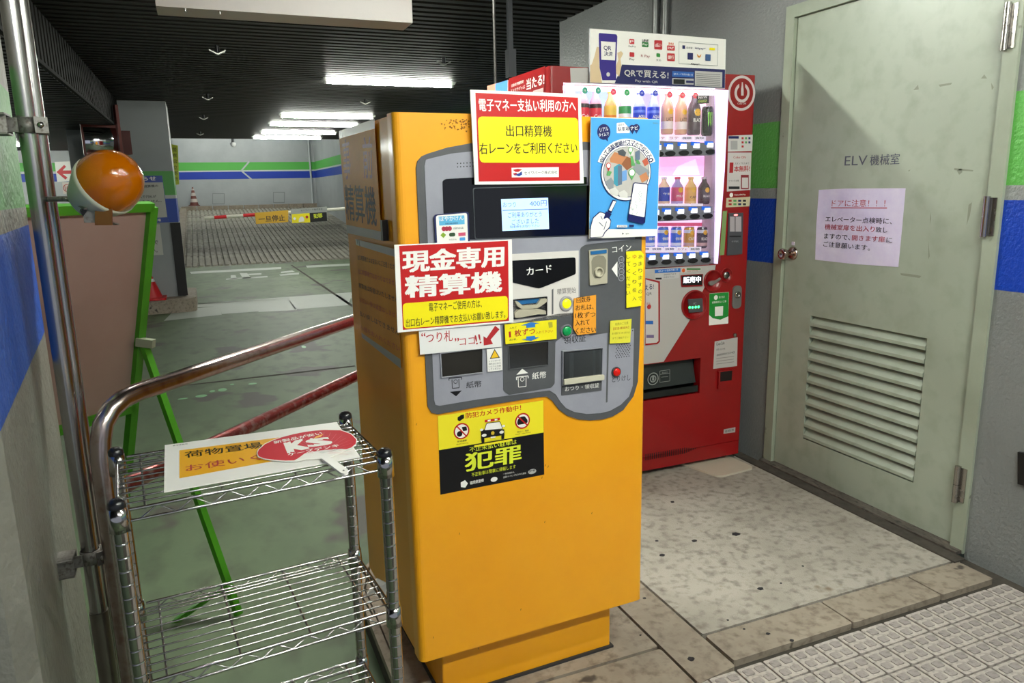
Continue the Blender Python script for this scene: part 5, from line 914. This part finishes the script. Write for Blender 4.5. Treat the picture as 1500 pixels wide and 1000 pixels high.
# ================================================================ AMBER BEACON
bc = az(154, 272, 1.86); ax = (RT*.80 + UP*.46 - _fw*.34).normalized(); bt = thing('warning_beacon', bc, 'amber dome warning lamp on a bracket above the green sign board', 'lamp')
SB = .066
M_amb = bpy.data.materials.new('amber lens'); M_amb.use_nodes = True; q = M_amb.node_tree.nodes['Principled BSDF']; q.inputs['Base Color'].default_value = lin('#e27a02'); q.inputs['Roughness'].default_value = .08; q.inputs['Coat Weight'].default_value = .6; q.inputs['Transmission Weight'].default_value = .55; q.inputs['IOR'].default_value = 1.4
nt = M_amb.node_tree; vn = nt.nodes.new('ShaderNodeTexVoronoi'); vn.inputs['Scale'].default_value = 60; bu = nt.nodes.new('ShaderNodeBump'); bu.inputs['Strength'].default_value = .12; bu.inputs['Distance'].default_value = .003; nt.links.new(vn.outputs[0], bu.inputs['Height']); nt.links.new(bu.outputs[0], q.inputs['Normal'])
b = MB(); b.lathe(bc, [(SB, -.004), (SB*1.03, .010), (SB*1.0, .028), (SB*.90, .048), (SB*.74, .064), (SB*.52, .076), (SB*.26, .083), (0, .085)], M_amb, 36, ax); b.build('amber_dome', bt)
b = MB(); b.lathe(bc, [(SB*.30, .0), (SB*.34, .02), (SB*.24, .04), (0, .046)], mat('#c8c0a8', .15, .9), 28, ax); b.build('reflector', bt)
M_hous = mat('#b5b5a2', .35); b = MB(); b.lathe(bc, [(0, -.072), (SB*.60, -.070), (SB*.68, -.064), (SB*.90, -.030), (SB*1.03, -.008), (SB*1.05, .002), (SB*1.0, .004)], M_hous, 36, ax); b.build('lamp_housing', bt)
u = az(116, 254, 1.90); b = MB(); b.tube([u+V3((-.014, 0, -.014)), u+V3((-.008, 0, .010)), u+V3((.014, 0, .010)), u+V3((.040, 0, -.020)), u+V3((.020, 0, -.036)), u+V3((-.006, 0, -.024)), u+V3((-.014, 0, -.014))], .0035, M_hous, 8); b.build('hanging_loop', bt)
a0, a1, a2 = az(108, 291, 1.90), az(137, 305, 1.84), az(152, 312, 1.80); b = MB(); b.bar(a0, a1, .040, .004, M_galv); b.bar(a1, az(139, 326, 1.84), .004, .04, M_galv, up=(1, 0, 0)); b.boxf(az(139, 302, 1.83), RT*.036, UP*-.040, _fw*.003, mat('#9a5f3e', .4, .8)); b.boxf(az(139, 324, 1.83), RT*.036, UP*-.003, _fw*.03, M_galv); b.tube([a1, bc-ax*.07], .008, M_galv, 10); b.build('bracket', bt)
b = MB(); b.tube([az(124, 306, 1.88), az(128, 311, 1.84)], .012, BLK, 12); b.build('cable_gland', bt); b = MB(); b.tube([a0, p1+V3((.02, 0, a0.z))], .006, M_galv, 8); b.build('support_arm', bt)
# ================================================================ GREEN SIGN BOARD (seen from behind)
M_grn = surf('green enamel frame', ('#34790f', '#3f8a17'), rough=.35, scale=5, bump=.05); M_brd = surf('bare back sheet', ('#917871', '#9d867f'), rough=.38, metal=.2, scale=1.5, bump=.06, bscale=30)
T0 = V3((-.153, 2.896, 1.343)); e = V3((.743, .669, 0)).normalized(); dn = V3((-.669*.45, .743*.45, -1.46)); T1 = T0-e*.62
gb = thing('sign_board', T0-e*.31+dn*.5+V3((0, 0, -.6)), 'green framed folding sign board seen from behind, left of the driveway', 'signboard')
nb = e.cross(dn).normalized()
if nb.y > 0: nb = -nb
b = MB(); W_ = .030
for a, c in ((T0, T0+dn), (T1, T1+dn), (T1, T0), (T1+dn*.515, T0+dn*.515)): b.bar(a, c, W_, W_, M_grn, up=nb)
b.build('frame', gb)
b = MB(); b.boxf(T1+e*.01+nb*-.010, e*.60, dn*.515, nb*.004, M_brd); b.build('panel', gb)
Fs = V3((-.01, 2.627, DRV)); A = T0+dn*.335+nb*.025; 
for k, sh in enumerate((V3((0, 0, 0)), -e*.60)):
    b = MB(); b.bar(A+sh, Fs+sh+V3((0, 0, .01)), .026, .020, M_grn, up=nb); b.build('strut', gb)
b = MB(); b.bar(A+(Fs-A)*.88, az(232, 928, 2.72), .022, .016, M_grn, up=(0, 0, 1)); b.build('brace', gb)
b = MB(); b.bar(A+V3((-.02, 0, .01)), A+V3((.035, -.02, .0)), .03, .03, mat('#9aa08a', .4, .5)); b.build('hinge_bracket', gb)
# ================================================================ HANGING SIGN BOX, ROD, CEILING FITTINGS
HP = [hz(229, 12, 2.0), hz(609, 30, 2.0)]
b = MB(); b.box((HP[0].x, 2.90, 2.0), (HP[1].x, 3.04, 2.34), surf('white sign face', ('#aca39e', '#b8aea8'), rough=.3, scale=1)); hs = b.build('hanging_sign', label='large pale sign box hanging from the dark ceiling at the top', cat='sign')
for x in (HP[0].x+.2, HP[1].x-.2): part('hanger', hs, lambda b: b.tube([(x, 2.97, 2.34), (x, 2.97, CEIL)], .01, STEEL))
for x in (.02, .13): part('screw', hs, lambda b: b.tube([(x, 2.91, 1.99), (x, 2.91, 2.0)], .004, STEEL))
rdx = Pl((0, 3.72, 0), (1, 0, 0), (0, 0, 1)).m(724.5, 60)[0]
MB().tube([(rdx, 3.72, .0), (rdx, 3.72, CEIL)], .0075, mat('#3c3b39', .4, .6)).build('hanging_rod', label='thin dark rod rising to the ceiling left of the vending machine', cat='rod')
q = Pl((0, 4.6, 0), (1, 0, 0), (0, 0, 1)); u0, v0 = q.m(745, 71); u1, v1 = q.m(756.5, 113)
MB().box((u0, 4.6, v1), (u1, 4.66, v0), mat('#303235', .5)).box((u0+.01, 4.62, v0-.01), (u1-.01, 4.65, CEIL), mat('#303235', .5)).build('ceiling_bracket', label='small dark plate hanging from the ceiling behind the vending machine', cat='bracket')
for px, py in ((318, 70), (304, 140), (298, 170), (293, 194), (650, 87), (535, 147)):
    p = hz(px, py, CEIL-.03); f = None; G = mat('#8f8f88', .3, .8)
    where = {318: 'nearest on the left', 304: 'second on the left', 298: 'third on the left', 293: 'farthest on the left', 650: 'nearer one above the yellow machine', 535: 'farther one, between the lamps'}[px]
    t = thing('sprinkler_head', p, 'small metal ceiling sprinkler with spread wings, '+where, 'sprinkler', 'sprinklers under the dark ceiling')
    b = MB(); b.tube([p+V3((0, 0, .04)), p+V3((0, 0, -.035))], .016, BLK, 10); b.build('stem', t)
    for k, sgn in enumerate((-1, 1)): b = MB(); b.boxf(p+V3((0, -.02, -.055)), (sgn*.062, 0, .030), (0, .04, 0), (0, 0, .010), G); b.build('wing', t)
# fluorescent lamps
M_tube = mat('#fbfff4', .5, 0, LAMP); M_hs = mat('#c9cbc6', .4)
def lamp(x0, x1, y, z, lab, k=1.):
    t = thing('ceiling_lamp', ((x0+x1)/2, y, z), lab, 'lamp', 'fluorescent lamps under the slatted ceiling')
    part('housing', t, lambda b: b.prism(Pl((0, y, z), (0, 1, 0), (0, 0, 1)), [(-.075, .03), (-.03, .012), (.03, .012), (.075, .03), (.075, .05), (-.075, .05)], x0-.04, x1+.04, M_hs)); part('lamp_tube', t, lambda b: b.tube([(x0, y, z), (x1, y, z)], .018, mat('#fbfff4', .5, 0, LAMP*k), 12))
    for x in (x0-.012, x1+.012): part('tube_socket', t, lambda b: b.box((x-.012, y-.02, z-.02), (x+.012, y+.02, z+.03), M_hs))
    return t
for x0, x1, y, w_ in ((1.36, 2.73, 8.29, 'nearest in view, above the yellow machine'), (1.28, 2.66, 12.1, 'second in view along the ceiling'), (1.25, 2.72, 13.6, 'third in view along the ceiling'), (1.24, 2.62, 15.4, 'fourth in view along the ceiling'), (1.19, 2.55, 16.85, 'farthest in view along the ceiling')): lamp(x0, x1, y, 2.515, 'lit fluorescent lamp '+w_, .42)
lamp(-.1, 1.25, 3.45, 2.515, 'lit fluorescent lamp over the vending machine, above the frame', 1.3); lamp(.3, 1.7, -.35, 2.515, 'lit fluorescent lamp over the camera position, behind the frame', 1.12); lamp(.9, 2.2, .75, 2.515, 'added unseen fluorescent lamp brightening the floor at the pale pavers', .45)  # last lamp, over the pavers, is added to brighten the floor
for x, y, w_ in ((.2, 27.2, 'left one by the far wall'), (2.4, 27.2, 'right one by the far wall'), (1.3, 23.5, 'middle of the ramp')): lamp(x-.6, x+.6, y, 3.9, 'lit fluorescent lamp above the ramp, '+w_, .9)
for x, y, w_ in ((-3.0, 13.4, 'right of two'), (-5, 13.4, 'left of two')): lamp(x-.6, x+.6, y, 2.16, 'lit fluorescent lamp under the low left ceiling, '+w_, .6)
# ================================================================ COLUMN NOTICES, MIRROR, CONES, BARRIER
CF = Pl((0, CY, 0), (1, 0, 0), (0, 0, 1)); CRM = mat('#b7b7ae', .5)
s = Sheet(CF, .0015, .001); s.base([(132, 259), (237.5, 257), (247, 325), (138, 330)], BLU, .006); s.poly([(134, 268), (238.5, 267), (245, 318), (138, 322)], CRM); s.text('お知らせ', (186, 265.5), (229, 264.5), 6.5, WHT, .03); s.text('事前精算機の', (200, 275.5), (232, 274), 4, DK, .02); s.text('千円札、五千円札が', (183, 291), (229, 289.5), 4, DK, .02); s.text('使用できません。', (186, 298), (237, 296), 4, DK, .02); s.text('管理組合', (212, 316), (231, 315), 4, DK, .02); s.text('駐車場', (222, 325), (236, 324), 4, WHT, .02)
s.build('notice_board', label='blue and cream notice board on the striped column', cat='notice')
s = Sheet(CF, .0015, .001); s.base([(150, 330), (234, 328.5), (239.5, 373), (155, 376)], CRM, .004); s.text('ますので', (202, 359), (232, 357.5), 6, DK, .02); s.text('ください。', (202, 371), (231, 369.5), 5.5, DK, .02); s.build('notice_sheet', label='cream notice sheet below the blue notice board on the column', cat='notice')
mp = Pl((0, CY-.55, 0), (.96, .28, 0), (0, 0, 1)); M_mir = mat('#e8e8ec', .03, 1.)
a = mp.m(121, 186); c = mp.m(174, 224); mr = thing('traffic_mirror', mp.P((a[0]+c[0])/2, (a[1]+c[1])/2, 0), 'rectangular convex traffic mirror with brown frame on the grey column', 'mirror')
b = MB(); n = 8; vs = []; cu = (a[0]+c[0])/2; cv = (a[1]+c[1])/2; hw = (c[0]-a[0])/2; hh = (a[1]-c[1])/2
for j in range(n+1):
    for i in range(n+1): u_ = -1+2*i/n; v_ = -1+2*j/n; vs.append(mp.P(cu+hw*u_, cv+hh*v_, .06*(1-.5*(u_*u_+v_*v_))))
b.add(vs, [(j*(n+1)+i, j*(n+1)+i+1, (j+1)*(n+1)+i+1, (j+1)*(n+1)+i) for j in range(n) for i in range(n)], M_mir, True); b.build('mirror_glass', mr)
BRN = mat('#6b2418', .5); b = MB(); b.prism(mp, [(cu-hw-.02, cv-hh-.03), (cu+hw+.03, cv-hh-.03), (cu+hw+.03, cv+hh+.03), (cu-hw-.02, cv+hh+.03)], -.03, -.001, BRN); b.prism(mp, [(cu+hw, cv-hh), (cu+hw+.03, cv-hh), (cu+hw+.03, cv+hh+.25), (cu+hw, cv+hh+.25)], -.03, .10, BRN); b.prism(mp, [(cu-hw, cv-hh-.03), (cu+hw+.03, cv-hh-.03), (cu+hw+.03, cv-hh), (cu-hw, cv-hh)], -.03, .08, BRN); b.build('mirror_frame', mr)
x0, z0 = mp.m(178, 191); x1, z1 = mp.m(195, 226); b = MB(); b.prism(mp, [(x0, z1), (x1, z1), (x1, z0), (x0, z0)], -.45, -.02, mat('#4d1710', .6)); b.build('mirror_bracket', mr)
def cone(px, pyb, pyt, y, m1, m2, zb, lab, bands):
    P_ = Pl((0, y, 0), (1, 0, 0), (0, 0, 1)); x = P_.m(px, pyb)[0]; z1 = P_.m(px, pyt)[1]; h = z1-zb; c = V3((x, y, zb)); t = thing('traffic_cone', c, lab, 'cone')
    part('cone_base', t, lambda b: b.prism(FL0, rnd([(x-.19, y-.19), (x+.19, y-.19), (x+.19, y+.19), (x-.19, y+.19)], .04), zb, zb+.03, m1))
    rr = lambda k: .145-(.145-.025)*k
    b = MB(); b.lathe(c, [(rr(0), .03), (rr(1), h-.01), (.018, h), (0, h)], m1, 24); b.build('cone_body', t)
    for k0, k1 in bands: b = MB(); b.lathe(c, [(rr(k0)+.002, .03+(h-.04)*k0), (rr(k1)+.002, .03+(h-.04)*k1)], m2, 24); b.build('reflective_band', t)
cone(222, 447, 396, 10.63, mat('#c4161c', .4), mat('#e8e8ea', .4), .06, 'red and white traffic cone on the column plinth, half behind the sign board', ((.60, .72), (.86, .98)))
cone(285, 303, 274, 29.1, mat('#6d3a34', .5), mat('#c4b8b2', .5), .99, 'brownish striped traffic cone at the top left of the ramp', ((.16, .36), (.52, .70), (.84, .93)))
# barrier arm
BY = 15.4; BA = Pl((0, BY, 0), (1, 0, 0), (0, 0, 1)); A = BA.P(*BA.m(299, 319)); A.z = BA.m(299, 319.5)[1]; B_ = BA.P(*BA.m(512, 305)); br = thing('barrier_arm', A, 'white barrier arm with red sections hanging yellow banners across the driveway', 'barrier')
d = B_-A
b = MB(); b.tube([A, A+d*1.35], .032, mat('#d5d2c4', .4), 12); b.build('arm', br)
for k0, k1 in ((.065, .145), (.255, .345), (.605, .62)): b = MB(); b.tube([A+d*k0, A+d*k1], .034, mat('#d2202a', .4), 12); b.build('red_section', br)
E2 = A+d*1.33; b = MB(); b.box((E2.x, BY-.2, DRV), (E2.x+.35, BY+.2, E2.z+.2), mat('#c8b040', .5)); b.build('barrier_post', br)
s = Sheet(BA, .004, .036); s.base([(373, 311.5), (422, 307.5), (422, 325), (375, 328)], mat('#d9a82c', .5), .004); s.text('一旦停止', (379, 325.5), (417.5, 323), 9, DK, .03); s.build('stop_banner', label='yellow banner with four black characters hanging from the barrier arm', cat='banner')
s = Sheet(BA, .004, .036); s.base([(425.5, 306.5), (478.5, 302.5), (479, 324), (427, 327)], mat('#9fa29f', .4), .004); s.poly([(427, 313.5), (453, 311.8), (454, 325.5), (427.5, 326.5)], YEL); s.poly([(453, 311.8), (478, 310.5), (478.7, 323.5), (454, 325.2)], BLK); s.text('犯罪', (459, 319.5), (472, 318.5), 6.5, LM, .06); s.disc(431, 320, 2, WHT); s.disc(449, 317.5, 2, R2); s.poly([(437, 325), (437.5, 320), (440, 317), (443, 317), (445, 320), (445, 324)], WHT); s.text('セイワパーク株式会社', (440, 309.5), (472, 307.2), 2.8, DK); s.build('crime_banner', label='small yellow and black crime banner hanging from the barrier arm', cat='banner')
# vertical yellow banner by the ramp, security camera
q = Pl((0, 24., 0), (1, 0, 0), (0, 0, 1)); s = Sheet(q, .006, 0); s.base([(250.5, 211), (260.5, 213), (262.5, 270), (255, 271)], mat('#b9c23a', .5), .01)
for i, chh in enumerate('警察官立寄所'): s.text(chh, (252.8+.35*i, 222+8.6*i), (259.3+.35*i, 222+8.6*i), 6, mat('#3a4010', .5), .01, same=True)
s.prism(q, [tuple(q.m(250, 205)), tuple(q.m(252, 205)), tuple((q.m(259, 300)[0], -.1+.5)), tuple((q.m(257, 300)[0], -.1+.5))], -.05, -.01, M_white); s.build('side_banner', label='narrow yellow-green vertical banner beside the striped column', cat='banner')
q = Pl((0, 17.6, 0), (1, 0, 0), (0, 0, 1)); c = q.P(*q.m(341.5, 211)); t = thing('security_camera', c, 'small dome camera hanging from the ceiling edge in front of the far wall', 'camera'); b = MB(); b.tube([c, c+V3((0, 0, .16))], .03, mat('#55575a', .4), 10); b.build('stem', t); b = MB(); b.lathe(c, [(0, -.06), (.04, -.05), (.06, -.01), (.06, .03), (0, .04)], mat('#d0d0d0', .2), 18); b.build('dome', t)
# far left wall signs
s = Sheet(LP, .003, .003); s.base([(80, 237), (113, 236), (116, 264), (84, 266.5)], WHT, .006); s.poly([(83, 252), (94, 241.5), (97, 244), (92, 249.5), (112, 249.5), (112, 254.5), (92, 254.8), (99, 260), (96, 263)], mat('#d0202c', .4)); s.build('arrow_sign', label='white sign with red left arrow on the far left wall', cat='sign')
s = Sheet(LP, .003, .003); s.base([(91, 267), (112, 266.5), (114, 283), (93, 284)], mat('#dcd2c8', .4), .006); s.ring(99, 275.5, 6.5, 1, R2); s.text('10', (95.5, 279), (102, 279), 6.5, R2, .0); s.build('speed_sign', label='small cream sign with ten in a red ring under the arrow sign', cat='sign')
# conduits on the right wall above the vending machine
for i, px in enumerate((967, 981)):
    p = WR.m(px, 20); y = -p[0]; MB().tube([(WX-.030, y, VT+.0-.9), (WX-.030, y, 2.75)], .022, mat('#6f716f', .35, .5), 14).build('wall_conduit', label=('far' if i == 0 else 'near')+' one of two vertical conduits on the wall above the vending machine', cat='pipe')
